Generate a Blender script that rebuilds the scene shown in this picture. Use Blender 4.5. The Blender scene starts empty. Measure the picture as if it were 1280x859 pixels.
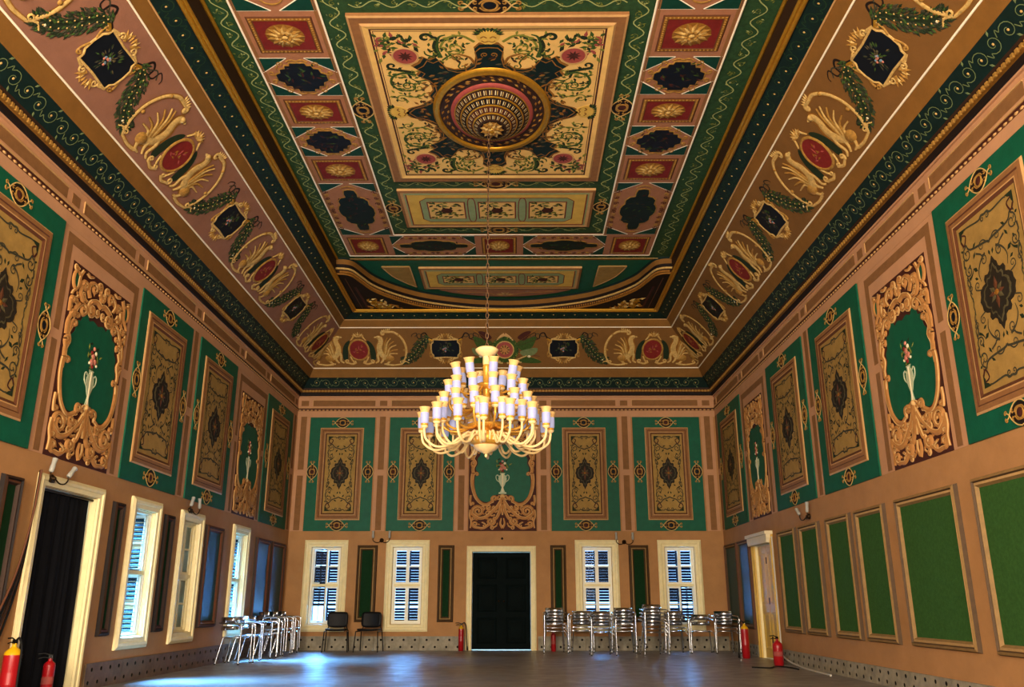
import bpy, bmesh, math, random
from mathutils import Matrix, Vector
random.seed(7)
SC = bpy.context.scene
COL = SC.collection
PI = math.pi

# ------------------------------------------------------------------ camera
cam_d = bpy.data.cameras.new('camera'); cam = bpy.data.objects.new('camera', cam_d); COL.objects.link(cam)
cam_d.sensor_width = 36.0; cam_d.lens = 1054.5 * 36.0 / 1280.0
cam_d.clip_start = 0.05; cam_d.clip_end = 200
cam.location = (0.27, 0.0, 1.02)
cam.rotation_euler = (math.radians(90 + 17.083), 0, math.radians(0.349))
SC.camera = cam

# ------------------------------------------------------------------ world (daylight outside the windows)
W = bpy.data.worlds.new('daylight'); SC.world = W; W.use_nodes = True
bg = W.node_tree.nodes['Background']
bg.inputs[0].default_value = (0.34, 0.60, 1.0, 1); bg.inputs[1].default_value = 6.0

# ------------------------------------------------------------------ exposure
SC.view_settings.view_transform = 'Standard'; SC.view_settings.look = 'None'
SC.view_settings.exposure = -0.34; SC.view_settings.gamma = 1.0
SC.view_settings.use_curve_mapping = False

# ------------------------------------------------------------------ large lights: daylight at the seen windows, added warm light behind the camera
def area_light(name, loc, rot, sx, sy, power, color, spread=180):
    d = bpy.data.lights.new(name, 'AREA'); d.shape = 'RECTANGLE'; d.size = sx; d.size_y = sy
    d.energy = power; d.color = color; d.spread = math.radians(spread)
    o = bpy.data.objects.new(name, d); COL.objects.link(o); o.location = loc; o.rotation_euler = rot
    return o
HW, YB, YF = 5.04, 20.0, -1.0          # half width, back wall, front end of the room
WARM = (1.0, 0.80, 0.56)
DAY = (0.12, 0.42, 1.0)
CHX, CHY = -0.13, 10.77                # chandelier axis
# back-wall windows: glow of the yard just outside the shutters; left-wall windows: the same
for wx in (-4.14, -2.26, 2.1, 4.0):
    area_light('daylight_back', (wx, YB + 0.95, 1.6), (math.radians(-90 + 14), 0, 0), 1.0, 1.9, 1000, DAY)
for wy, pw in ((12.2, 1150), (13.97, 60), (16.54, 1400)):
    area_light('daylight_left', (-HW - 1.0, wy, 2.05), (0, math.radians(-90 + 54), 0), 1.9, 1.0, pw, DAY, 70)

# three unseen windows added in the near end wall to hold warm light
ADDED_WIN = (-3.1, 0.0, 3.1)
for wx, pw in zip(ADDED_WIN, (2250, 1500, 560)):
    area_light('added_warm_light', (wx, YF - 0.12, 3.3), (math.radians(90), 0, 0), 1.7, 4.2, pw, WARM)

# ------------------------------------------------------------------ materials
def lin(c): return tuple(((x / 12.92) if x <= .04045 else ((x + .055) / 1.055) ** 2.4) for x in c)
MATS = {}
def mat(name, rgb, rough=.6, metal=0., var=.12, scale=6., bump=.0, emit=0., spec=.18, ecol=None, detail=6., dirt=0.):
    m = bpy.data.materials.new(name); m.use_nodes = True; nt = m.node_tree; b = nt.nodes['Principled BSDF']
    c = lin([x / 255. for x in rgb])
    if not name.startswith(('chand', 'shade', 'casing', 'sash', 'steel', 'door_yellow', 'field_cream', 'field_yellow', 'floor', 'white', 'label')): c = tuple(x * .70 for x in c)   # darker base colours, so less light bounces and contrast rises
    b.inputs['Roughness'].default_value = rough; b.inputs['Metallic'].default_value = metal
    b.inputs['Specular IOR Level'].default_value = spec
    tc = nt.nodes.new('ShaderNodeTexCoord'); n = nt.nodes.new('ShaderNodeTexNoise')
    n.inputs['Scale'].default_value = scale; n.inputs['Detail'].default_value = detail; n.inputs['Roughness'].default_value = .65
    nt.links.new(tc.outputs['Object'], n.inputs['Vector'])
    r = nt.nodes.new('ShaderNodeValToRGB'); r.color_ramp.elements[0].position = .3; r.color_ramp.elements[1].position = .7
    r.color_ramp.elements[0].color = (*[x * (1 - var) for x in c], 1); r.color_ramp.elements[1].color = (*[min(1, x * (1 + var)) for x in c], 1)
    nt.links.new(n.outputs['Fac'], r.inputs['Fac']); out = r.outputs['Color']
    if dirt > 0:
        n2 = nt.nodes.new('ShaderNodeTexNoise'); n2.inputs['Scale'].default_value = .9; n2.inputs['Detail'].default_value = 8
        nt.links.new(tc.outputs['Object'], n2.inputs['Vector'])
        r2 = nt.nodes.new('ShaderNodeValToRGB'); r2.color_ramp.elements[0].position = .35; r2.color_ramp.elements[1].position = .75
        r2.color_ramp.elements[0].color = (1 - dirt, 1 - dirt, 1 - dirt, 1); r2.color_ramp.elements[1].color = (1, 1, 1, 1)
        nt.links.new(n2.outputs['Fac'], r2.inputs['Fac'])
        mx = nt.nodes.new('ShaderNodeMix'); mx.data_type = 'RGBA'; mx.blend_type = 'MULTIPLY'; mx.inputs[0].default_value = 1
        nt.links.new(out, mx.inputs[6]); nt.links.new(r2.outputs['Color'], mx.inputs[7]); out = mx.outputs[2]
    nt.links.new(out, b.inputs['Base Color'])
    if bump > 0:
        bp = nt.nodes.new('ShaderNodeBump'); bp.inputs['Strength'].default_value = bump; bp.inputs['Distance'].default_value = .01
        nb = nt.nodes.new('ShaderNodeTexNoise'); nb.inputs['Scale'].default_value = scale * 9; nb.inputs['Detail'].default_value = 4
        nt.links.new(tc.outputs['Object'], nb.inputs['Vector']); nt.links.new(nb.outputs['Fac'], bp.inputs['Height'])
        nt.links.new(bp.outputs['Normal'], b.inputs['Normal'])
    if emit > 0:
        e = lin([x / 255. for x in (ecol or rgb)])
        b.inputs['Emission Color'].default_value = (*e, 1); b.inputs['Emission Strength'].default_value = emit
    MATS[name] = m
    return m
mat('plaster', (188, 138, 88), .8, var=.10, scale=3, bump=.25, dirt=.12)
mat('plaster_pink', (206, 154, 114), .8, var=.08, scale=3, bump=.2, dirt=.08)
mat('stripe_brown', (140, 98, 58), .8, var=.14, scale=8, bump=.2)
mat('ochre_band', (138, 95, 40), .75, var=.12, scale=5, bump=.2, dirt=.15)
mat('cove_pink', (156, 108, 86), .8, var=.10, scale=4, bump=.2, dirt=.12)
mat('cove_ochre', (130, 90, 44), .8, var=.10, scale=4, bump=.2, dirt=.12)
mat('green', (10, 92, 66), .55, var=.16, scale=7, bump=.15)
mat('green_baize', (54, 94, 42), .95, var=.22, scale=30, bump=.4, spec=.1)
mat('green_teal', (20, 72, 64), .45, var=.2, scale=12, spec=.16)
mat('green_vine', (44, 76, 44), .7, var=.3, scale=14, bump=.2)
mat('green_dark', (10, 34, 30), .6, var=.2, scale=10)
mat('navy', (12, 18, 26), .55, var=.2, scale=10)
mat('black_brown', (28, 18, 14), .7, var=.2, scale=10)
mat('maroon_dark', (72, 34, 26), .7, var=.2, scale=10)
mat('moulding_brown', (54, 34, 22), .6, var=.2, scale=10)
mat('red', (126, 36, 32), .65, var=.2, scale=10)
mat('pink_red', (164, 76, 70), .7, var=.15, scale=10)
mat('panel_pink', (176, 120, 88), .8, var=.1, scale=8, bump=.15)
mat('frame_brown', (150, 104, 62), .6, var=.14, scale=12)
mat('frame_dark', (98, 58, 36), .6, var=.14, scale=12)
mat('frame_light', (206, 160, 104), .6, var=.1, scale=12)
mat('field_tan', (176, 140, 74), .75, var=.16, scale=7, bump=.15, dirt=.18)
mat('field_cream', (216, 176, 104), .75, var=.10, scale=6, bump=.15, dirt=.1)
mat('field_yellow', (196, 160, 74), .75, var=.12, scale=6)
mat('pale_green', (150, 168, 120), .75, var=.12, scale=9)
mat('gold', (212, 156, 48), .38, metal=.65, var=.16, scale=20)
mat('gold_paint', (172, 128, 60), .55, metal=.1, var=.38, scale=26)
mat('gold_light', (206, 170, 102), .55, var=.34, scale=26)
mat('gold_dark', (150, 100, 36), .6, metal=.1, var=.25, scale=16)
mat('scroll_tan', (188, 132, 74), .65, var=.14, scale=14)
mat('scroll_light', (226, 182, 118), .65, var=.1, scale=14)
mat('cream', (240, 226, 186), .6, var=.06, scale=14)
mat('white_line', (232, 222, 200), .6, var=.05, scale=14)
mat('scroll_green', (112, 128, 84), .65, var=.2, scale=14)
mat('vine_line', (176, 184, 116), .65, var=.15, scale=14)
mat('leaf_green', (58, 84, 34), .75, var=.3, scale=25)
mat('leaf_olive', (126, 130, 52), .75, var=.25, scale=25)
mat('leaf_dark', (32, 46, 26), .75, var=.3, scale=25)
mat('ink', (62, 60, 44), .75, var=.25, scale=16)
mat('medallion', (40, 34, 24), .7, var=.25, scale=14)
mat('medallion_mid', (84, 76, 50), .7, var=.25, scale=14)
mat('flower_pink', (206, 130, 110), .7, var=.2, scale=18)
mat('flower_blue', (110, 140, 160), .7, var=.2, scale=18)
mat('stone_white', (196, 206, 170), .7, var=.15, scale=18)
mat('casing', (226, 212, 162), .5, var=.08, scale=8, bump=.1, dirt=.12)
mat('door_yellow', (202, 166, 78), .5, var=.1, scale=8, dirt=.15)
mat('sash_white', (226, 224, 206), .45, var=.05, scale=10)
mat('door_dark', (7, 17, 17), .8, var=.3, scale=8, bump=.15, spec=.06)
mat('shutter_blue', (14, 28, 52), .5, var=.15, scale=10)
mat('shutter_teal', (10, 44, 52), .5, var=.15, scale=10)
mat('curtain_black', (16, 17, 22), .95, var=.2, scale=20, spec=.1)
mat('marble', (150, 142, 122), .5, var=.4, scale=5, bump=.1, detail=10)
mat('frame_olive', (150, 118, 72), .6, var=.16, scale=12)
mat('frame_olive_light', (196, 158, 104), .6, var=.12, scale=12)
mat('frame_olive_dark', (84, 62, 38), .6, var=.16, scale=12)
mat('tube_glass', (168, 168, 160), .3, var=.05)
mat('felt_dark', (24, 54, 30), .95, var=.2, scale=20, spec=.05)
mat('marble_brown', (112, 90, 66), .55, var=.4, scale=5, bump=.1, detail=10)
mat('green_mid', (10, 64, 50), .6, var=.2, scale=10)
mat('hole_dark', (14, 12, 10), .9, var=.1)
mat('steel', (205, 208, 212), .24, metal=1., var=.06, scale=12)
mat('black_plastic', (14, 15, 18), .55, var=.1, scale=20)
mat('black_metal', (12, 12, 13), .4, metal=.3, var=.1)
mat('rubber', (16, 16, 16), .7, var=.1)
mat('ext_red', (168, 16, 26), .3, var=.06, spec=.6)
mat('ext_yellow', (222, 170, 20), .35, var=.06)
mat('label_white', (216, 210, 200), .6, var=.04)
mat('brass_dark', (62, 46, 28), .4, metal=.8, var=.2)
mat('chain_metal', (150, 116, 84), .4, metal=.7, var=.2)
mat('chand_cream', (242, 212, 152), .35, var=.05, emit=.0)
mat('chand_gold', (226, 170, 70), .3, metal=.35, var=.1, emit=0.)
mat('shade_added_glow', (150, 156, 205), .35, var=.03, emit=.28, ecol=(228, 228, 250))  # unlit shades; a faint lavender glow is added to their colour
mat('shade_rim', (226, 186, 122), .3, var=.04, emit=0.)
mat('conduit_white', (206, 200, 184), .5, var=.05)
mat('street_stone', (170, 168, 160), .9, var=.2)

def make_floor_mat():
    m = mat('floor_stone', (124, 118, 110), .34, var=.22, scale=2.2, bump=.06, spec=.5, dirt=.25, detail=10)
    nt = m.node_tree; b = nt.nodes['Principled BSDF']
    n = nt.nodes.new('ShaderNodeTexNoise'); n.inputs['Scale'].default_value = 3.5; n.inputs['Detail'].default_value = 9
    tc = nt.nodes.new('ShaderNodeTexCoord'); nt.links.new(tc.outputs['Object'], n.inputs['Vector'])
    mr = nt.nodes.new('ShaderNodeMapRange'); mr.inputs[1].default_value = .3; mr.inputs[2].default_value = .7
    mr.inputs[3].default_value = .30; mr.inputs[4].default_value = .50
    nt.links.new(n.outputs['Fac'], mr.inputs[0]); nt.links.new(mr.outputs[0], b.inputs['Roughness'])
make_floor_mat()
def make_glass():
    m = bpy.data.materials.new('window_glass'); m.use_nodes = True; nt = m.node_tree
    for n in list(nt.nodes): nt.nodes.remove(n)
    o = nt.nodes.new('ShaderNodeOutputMaterial'); mx = nt.nodes.new('ShaderNodeMixShader')
    t = nt.nodes.new('ShaderNodeBsdfTransparent'); t.inputs[0].default_value = (.88, .94, .97, 1)
    g = nt.nodes.new('ShaderNodeBsdfGlossy'); g.inputs['Roughness'].default_value = .03
    f = nt.nodes.new('ShaderNodeFresnel'); f.inputs[0].default_value = 1.14
    nt.links.new(f.outputs[0], mx.inputs[0]); nt.links.new(t.outputs[0], mx.inputs[1]); nt.links.new(g.outputs[0], mx.inputs[2])
    nt.links.new(mx.outputs[0], o.inputs[0]); MATS['window_glass'] = m
make_glass()

# ------------------------------------------------------------------ geometry helpers
def frame(o, u, v):
    u = Vector(u).normalized(); v = Vector(v).normalized(); w = u.cross(v)
    M = Matrix.Identity(4)
    for i, a in enumerate((u, v, w)):
        for j in range(3): M[j][i] = a[j]
    for j in range(3): M[j][3] = o[j]
    return M
def T(x, y, z=0): return Matrix.Translation((x, y, z))
def Rz(a): return Matrix.Rotation(a, 4, 'Z')
def cat(pts, n=6, closed=False):
    P = [Vector((p[0], p[1])) if len(p) == 2 else Vector(p) for p in pts]; out = []; N = len(P)
    rng = range(N) if closed else range(N - 1)
    for i in rng:
        a = P[(i - 1) % N] if (closed or i > 0) else P[0] * 2 - P[1]
        b = P[i]; c = P[(i + 1) % N]
        d = P[(i + 2) % N] if (closed or i + 2 < N) else c * 2 - b
        for k in range(n):
            t = k / n
            out.append(.5 * ((2 * b) + (c - a) * t + (2 * a - 5 * b + 4 * c - d) * t * t + (3 * b - a - 3 * c + d) * t ** 3))
    if not closed: out.append(P[-1])
    return [tuple(p) for p in out]
def spiral(cx, cy, r, a0, turns, d=1, n=20, k=.14):
    out = []
    for i in range(n + 1):
        t = i / n; rr = r * (1 - t) + r * k * t; a = math.radians(a0) + d * 2 * PI * turns * t
        out.append((cx + rr * math.cos(a), cy + rr * math.sin(a)))
    return out
def vol(tail, cx, cy, r, a0, turns, d=1, n=18, k=.14, m=5):
    s = spiral(cx, cy, r, a0, turns, d, n, k)
    t = cat(list(tail) + s[:2], m)[:-m] if len(tail) else []
    return t + s
def mx(pts): return [(-p[0], p[1]) for p in pts]
def my(pts): return [(p[0], -p[1]) for p in pts]
def oval(cx, cy, rx, ry, n=24, a0=0):
    return [(cx + rx * math.cos(a0 + 2 * PI * i / n), cy + ry * math.sin(a0 + 2 * PI * i / n)) for i in range(n)]
def quad_sym(q):
    """closed outline from the points of the first quadrant running from +v axis to +u axis"""
    a = list(q); b = [(x, -y) for x, y in reversed(q)]; c = [(-x, -y) for x, y in q]; d = [(-x, y) for x, y in reversed(q)]
    out = []
    for p in a + b + c + d:
        if not out or (abs(out[-1][0] - p[0]) + abs(out[-1][1] - p[1])) > 1e-5: out.append(p)
    if abs(out[0][0] - out[-1][0]) + abs(out[0][1] - out[-1][1]) < 1e-5: out.pop()
    return out[::-1]
class G:
    def __init__(s): s.v = []; s.f = []; s.m = []; s.sm = []; s.mats = []
    def mi(s, n):
        if n not in s.mats: s.mats.append(n)
        return s.mats.index(n)
    def add(s, vs, fs, m, smooth=False):
        b = len(s.v); s.v += [tuple(x) for x in vs]; k = s.mi(m)
        for f in fs: s.f.append(tuple(b + i for i in f)); s.m.append(k); s.sm.append(smooth)
    def poly(s, pts, w, m):
        ar = sum(pts[i - 1][0] * pts[i][1] - pts[i][0] * pts[i - 1][1] for i in range(len(pts)))
        if ar < 0: pts = pts[::-1]
        s.add([(p[0], p[1], w) for p in pts], [tuple(range(len(pts)))], m)
    def slab(s, pts, w0, w1, m, ms=None):
        ar = sum(pts[i - 1][0] * pts[i][1] - pts[i][0] * pts[i - 1][1] for i in range(len(pts)))
        if ar < 0: pts = pts[::-1]
        n = len(pts)
        s.add([(p[0], p[1], w1) for p in pts], [tuple(range(n))], m)
        s.add([(p[0], p[1], w0) for p in pts] + [(p[0], p[1], w1) for p in pts], [(i, (i + 1) % n, n + (i + 1) % n, n + i) for i in range(n)], ms or m)
    def rect(s, x0, y0, x1, y1, w0, w1, m): s.slab([(x0, y0), (x1, y0), (x1, y1), (x0, y1)], w0, w1, m)
    def ribbon(s, pts, w, m, z=0., h=.004, closed=False, flat=False, taper=None):
        """strip along pts; w width (number or list), z base height, h crown height; taper=(w0,w1) start/end widths"""
        n = len(pts)
        if n < 2: return
        vs = []; fs = []
        for i in range(n):
            a = pts[(i - 1) % n] if (closed or i > 0) else pts[0]; b = pts[(i + 1) % n] if (closed or i < n - 1) else pts[-1]
            dx, dy = b[0] - a[0], b[1] - a[1]; L = math.hypot(dx, dy) or 1; nx, ny = -dy / L, dx / L
            t = i / (n - 1)
            ww = w[i] if isinstance(w, (list, tuple)) else w
            if taper: ww = taper[0] * (1 - t) + taper[1] * t
            ww *= .5; p = pts[i]
            if flat: vs += [(p[0] + nx * ww, p[1] + ny * ww, z + h), (p[0] - nx * ww, p[1] - ny * ww, z + h)]
            else: vs += [(p[0] + nx * ww, p[1] + ny * ww, z), (p[0], p[1], z + h), (p[0] - nx * ww, p[1] - ny * ww, z)]
        k = 2 if flat else 3; rng = n if closed else n - 1
        for i in range(rng):
            j = (i + 1) % n
            if flat: fs.append((i * 2, i * 2 + 1, j * 2 + 1, j * 2))
            else: fs += [(i * 3, i * 3 + 1, j * 3 + 1, j * 3), (i * 3 + 1, i * 3 + 2, j * 3 + 2, j * 3 + 1)]
        s.add(vs, fs, m, not flat)
    def leaf(s, x, y, ang, L, wd, m, z=0., h=.003):
        c, sn = math.cos(ang), math.sin(ang)
        P = [(0, 0, 0), (.45 * L, wd / 2, 0), (L, 0, 0), (.45 * L, -wd / 2, 0), (.45 * L, 0, h)]
        s.add([(x + a * c - b * sn, y + a * sn + b * c, z + w) for a, b, w in P], [(0, 4, 1), (1, 4, 2), (2, 4, 3), (3, 4, 0)], m)
        # wind outward
        for i in range(4):
            f = s.f[-1 - i]; s.f[-1 - i] = f[::-1]
    def dome(s, cx, cy, rx, ry, z, h, m, n=20, rings=3):
        vs = []; fs = []
        for j in range(rings):
            a = PI / 2 * j / rings
            for i in range(n):
                t = 2 * PI * i / n; vs.append((cx + rx * math.cos(a) * math.cos(t), cy + ry * math.cos(a) * math.sin(t), z + h * math.sin(a)))
        vs.append((cx, cy, z + h))
        for j in range(rings - 1):
            for i in range(n): fs.append((j * n + i, j * n + (i + 1) % n, (j + 1) * n + (i + 1) % n, (j + 1) * n + i))
        for i in range(n): fs.append(((rings - 1) * n + i, (rings - 1) * n + (i + 1) % n, len(vs) - 1))
        s.add(vs, fs, m, True)
    def ring(s, cx, cy, rx, ry, t, z, h, m, n=32):
        s.ribbon(oval(cx, cy, rx, ry, n), t, m, z, h, closed=True)
    def box(s, a, b, m):
        x0, y0, z0 = a; x1, y1, z1 = b
        s.add([(x0, y0, z0), (x1, y0, z0), (x1, y1, z0), (x0, y1, z0), (x0, y0, z1), (x1, y0, z1), (x1, y1, z1), (x0, y1, z1)],
              [(0, 3, 2, 1), (4, 5, 6, 7), (0, 1, 5, 4), (1, 2, 6, 5), (2, 3, 7, 6), (3, 0, 4, 7)], m)
    def tube(s, pts, r, m, n=8, caps=True, closed=False):
        P = [Vector(p) for p in pts]; N = len(P); vs = []; fs = []; up = None
        for i, p in enumerate(P):
            a = P[(i - 1) % N] if (closed or i > 0) else P[0]; b = P[(i + 1) % N] if (closed or i < N - 1) else P[-1]
            d = (b - a); d = d.normalized() if d.length > 1e-9 else Vector((0, 0, 1))
            if up is None:
                up = Vector((0, 0, 1)) if abs(d.z) < .9 else Vector((1, 0, 0))
            up = (up - d * up.dot(d)); up = up.normalized() if up.length > 1e-6 else d.orthogonal().normalized()
            e = d.cross(up); rr = r[i] if isinstance(r, (list, tuple)) else r
            for k in range(n):
                t = 2 * PI * k / n; vs.append(p + (up * math.cos(t) + e * math.sin(t)) * rr)
        for i in range(N if closed else N - 1):
            j = (i + 1) % N
            for k in range(n): fs.append((i * n + k, j * n + k, j * n + (k + 1) % n, i * n + (k + 1) % n)[::-1])
        s.add(vs, fs, m, True)
        if caps and not closed:
            s.add(vs[:n], [tuple(range(n))], m); s.add(vs[-n:], [tuple(range(n))[::-1]], m)
    def lathe(s, prof, m, n=20, c=(0, 0, 0), sx=1, sy=1):
        """prof: list of (r,z) bottom to top"""
        vs = []; fs = []
        for r, z in prof:
            for k in range(n):
                t = 2 * PI * k / n; vs.append((c[0] + r * sx * math.cos(t), c[1] + r * sy * math.sin(t), c[2] + z))
        for i in range(len(prof) - 1):
            for k in range(n): fs.append((i * n + k, i * n + (k + 1) % n, (i + 1) * n + (k + 1) % n, (i + 1) * n + k))
        s.add(vs, fs, m, True)
    def mesh(s, name):
        me = bpy.data.meshes.new(name); me.from_pydata(s.v, [], s.f)
        for n in s.mats: me.materials.append(MATS[n])
        me.polygons.foreach_set('material_index', s.m); me.polygons.foreach_set('use_smooth', s.sm)
        me.update(); return me
    def build(s, name, parent=None, M=None):
        o = bpy.data.objects.new(name, s.mesh(name)); COL.objects.link(o)
        if parent: o.parent = parent
        if M is not None: o.matrix_basis = M
        return o
def empty(name, M=None, parent=None):
    o = bpy.data.objects.new(name, None); COL.objects.link(o); o.empty_display_size = .1
    if parent: o.parent = parent
    if M is not None: o.matrix_basis = M
    return o
def tag(o, label=None, cat_=None, group=None, kind=None):
    if label: o['label'] = label
    if cat_: o['category'] = cat_
    if group: o['group'] = group
    if kind: o['kind'] = kind
    return o
def dup(o, parent=None, M=None):
    c = o.copy(); COL.objects.link(c); c.parent = parent
    if M is not None: c.matrix_basis = M
    for ch in list(o.children): dup(ch, c)
    return c
def linked(name, me, parent=None, M=None):
    o = bpy.data.objects.new(name, me); COL.objects.link(o)
    if parent: o.parent = parent
    if M is not None: o.matrix_basis = M
    return o

# ================================================================== the room shell
FB = frame((0, YB, 0), (1, 0, 0), (0, 0, 1))
FL = frame((-HW, 0, 0), (0, 1, 0), (0, 0, 1))
FR = frame((HW, 0, 0), (0, -1, 0), (0, 0, 1))
FF = frame((0, YF, 0), (-1, 0, 0), (0, 0, 1))
def wall(name, F, u0, u1, top, holes, t, label):
    us = sorted({u0, u1} | {h[0] for h in holes} | {h[2] for h in holes}); vs = sorted({0., top} | {h[1] for h in holes} | {h[3] for h in holes})
    g = G(); inside = lambda a, b: any(h[0] < a < h[2] and h[1] < b < h[3] for h in holes)
    for i in range(len(us) - 1):
        for j in range(len(vs) - 1):
            if inside((us[i] + us[i + 1]) / 2, (vs[j] + vs[j + 1]) / 2): continue
            a, b, c, d = us[i], vs[j], us[i + 1], vs[j + 1]
            g.add([(a, b, 0), (c, b, 0), (c, d, 0), (a, d, 0)], [(0, 1, 2, 3)], 'plaster')
            g.add([(a, b, -t), (c, b, -t), (c, d, -t), (a, d, -t)], [(3, 2, 1, 0)], 'plaster')
    for a, b, c, d in holes:
        g.add([(a, b, 0), (c, b, 0), (c, d, 0), (a, d, 0), (a, b, -t), (c, b, -t), (c, d, -t), (a, d, -t)],
              [(0, 4, 5, 1), (1, 5, 6, 2), (2, 6, 7, 3), (3, 7, 4, 0)], 'casing')
    o = g.build(name, None, F); tag(o, label, 'wall', kind='structure'); return o
BWIN = (-4.135, -2.255, 2.1, 4.0)
LWIN = (12.2, 13.98, 16.53)
wall_back = wall('wall_back', FB, -HW - .4, HW + .4, 8.2, [(c - .335, .56, c + .335, 2.24) for c in BWIN] + [(-.76, 0, .57, 2.14)], .34,
                 'ochre end wall with five tall painted panels over windows and a dark double door')
wall_left = wall('wall_left', FL, YF, YB, 8.2, [(c - .34, .58, c + .34, 2.27) for c in LWIN] + [(9.47, 0, 10.74, 2.27)], .34,
                 'ochre side wall with sash windows and a curtained doorway below painted panels')
wall_right = wall('wall_right', FR, -YB, -YF, 8.2, [(-17.42, 0, -16.3, 2.1)], .34,
                  'ochre side wall with tall green felt panels and a narrow yellow door')
wall_front = wall('wall_front', FF, -HW - .4, HW + .4, 8.2, [(-c - .85, 1.2, -c + .85, 5.4) for c in ADDED_WIN], .34, 'plain ochre wall closing the near end of the hall')
g = G(); g.add([(-HW, YF, 0), (HW, YF, 0), (HW, YB, 0), (-HW, YB, 0)], [(0, 1, 2, 3)], 'floor_stone')
g.add([(-HW, YF, -.2), (HW, YF, -.2), (HW, YB, -.2), (-HW, YB, -.2)], [(3, 2, 1, 0)], 'floor_stone')
floor = tag(g.build('floor'), 'worn grey brown stone floor with a dull blue shine', 'floor', kind='structure')
# yard outside the windows
g = G(); g.box((-30, YB + .34, -.3), (30, YB + 14, -.25), 'street_stone'); g.box((-20, YF - 4, -.3), (-HW - .34, YB + .34, -.25), 'street_stone')
tag(g.build('ground'), 'pale paved yard outside the windows', 'ground', kind='structure')

# ---- runs along the three visible walls with mitred corners; o = distance from the wall, z = height
def run(side, o, z):
    if side == 'back': return (-HW + o, YB - o, z), (HW - o, YB - o, z)
    if side == 'left': return (-HW + o, YF, z), (-HW + o, YB - o, z)
    return (HW - o, YB - o, z), (HW - o, YF, z)
def profile(g, side, prof, mats):
    for i in range(len(prof) - 1):
        a, b = run(side, *prof[i]); c, d = run(side, *prof[i + 1])
        g.add([a, b, d, c], [(0, 1, 2, 3)], mats[i] if isinstance(mats, (list, tuple)) else mats)
SIDES = ('left', 'back', 'right')
def slope_frame(side, o0, z0, o1, z1):
    """frame of a sloping strip: u along the wall, v up the slope, w into the room; returns matrix and slope length"""
    do, dz = o1 - o0, z1 - z0; L = math.hypot(do, dz)
    if side == 'back': return frame((0, YB - o0, z0), (1, 0, 0), (0, -do, dz)), L
    if side == 'left': return frame((-HW + o0, 0, z0), (0, 1, 0), (do, 0, dz)), L
    return frame((HW - o0, 0, z0), (0, -1, 0), (-do, 0, dz)), L
def urange(side, o, near=5.5):
    if side == 'back': return -HW + o, HW - o
    if side == 'left': return near, YB - o
    return -(YB - o), -near
def running_scroll(side, o0, z0, o1, z1, p, m_line, m_dot, parent, width=.014, name='painted_scroll'):
    F, L = slope_frame(side, o0, z0, o1, z1); a, b = urange(side, (o0 + o1) / 2); g = G()
    n = int((b - a - .1) / p); off = (b - a - n * p) / 2; r = L * .36
    for i in range(n):
        c = a + off + (i + .5) * p; up = 1 if i % 2 == 0 else -1; cy = L / 2 + up * L * .03
        tail = [(c - p * .62, cy - up * L * .1), (c - p * .45, cy - up * L * .34)]
        path = vol(tail, c, cy, r, -150 if up > 0 else 150, 1.25, up, 16, .25, 3)
        g.ribbon(path, width, m_line, .003, .002, flat=True, taper=(width * .7, width * .55))
        g.dome(c, cy, .016, .016, .003, .006, m_dot, 6, 2)
        g.leaf(c + p * .1, cy + up * L * .3, .9 * up, .07, .03, m_line, .003, .002)
    o = g.build(name, parent); o.matrix_basis = F; return o
P_FR = 5.80
for k, side in enumerate(SIDES):
    g = G()
    profile(g, side, [(0, P_FR), (.03, P_FR), (.03, P_FR + .025), (.05, 5.84), (.055, 5.91)], ['plaster_pink', 'plaster_pink', 'black_brown', 'black_brown'])
    profile(g, side, [(.055, 5.91), (.10, 5.915), (.10, 5.955), (.12, 5.965), (.125, 6.0)], ['gold_dark', 'gold_dark', 'moulding_brown', 'moulding_brown'])
    t = tag(g.build('trim_%d' % (k + 1)), 'dark cornice moulding with a gold dentil row on the %s wall' % {'left': 'windowed left', 'back': 'end', 'right': 'green felt panelled'}[side], 'cornice', kind='structure')
    # dentils
    g = G(); F, L = slope_frame(side, .10, 5.905, .10, 5.965); a, b = urange(side, .1); n = int((b - a) / .075)
    for i in range(n):
        u = a + (i + .5) * (b - a) / n; g.rect(u - .02, .0, u + .02, .05, 0, .022, 'gold_paint')
    o = g.build('dentil_row', t); o.matrix_basis = F; tag(o, kind='stuff')
    g = G(); profile(g, side, [(.125, 6.0), (.30, 6.22)], 'green_dark')
    sb = g.build('scroll_band', t)
    running_scroll(side, .125, 6.0, .30, 6.22, .235, 'scroll_green', 'gold_light', sb)

# ---- ceiling: coves, bands, mouldings
YC = 10.75; ZC = 7.90
RO = 1.55                                # distance of the recess edge from the walls
BOWL = [(-3.49, 16.28), (-3.30, 16.30), (-3.16, 16.42), (-3.04, 16.78), (-2.86, 17.28), (-2.48, 17.80), (-1.96, 18.26), (-1.34, 18.56), (-.68, 18.76), (0, 18.83)]
bow = cat([(x, y) for x, y in BOWL] + [(-x, y) for x, y in BOWL[-2::-1]], 4)
g = G()
fx = HW - RO
g.add([(-fx, YF, ZC), (fx, YF, ZC), (fx, 16.28, ZC), (-fx, 16.28, ZC)], [(3, 2, 1, 0)], 'green_dark')
top = [(p[0], p[1], ZC) for p in bow]
g.add(top, [tuple(range(len(top)))], 'green')
g.add([(-HW - .3, YF - .3, 8.25), (HW + .3, YF - .3, 8.25), (HW + .3, YB + .3, 8.25), (-HW - .3, YB + .3, 8.25)], [(3, 2, 1, 0)], 'plaster')
ceiling = tag(g.build('ceiling'), 'richly painted green and gold coffered ceiling', 'ceiling', kind='structure')
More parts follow.
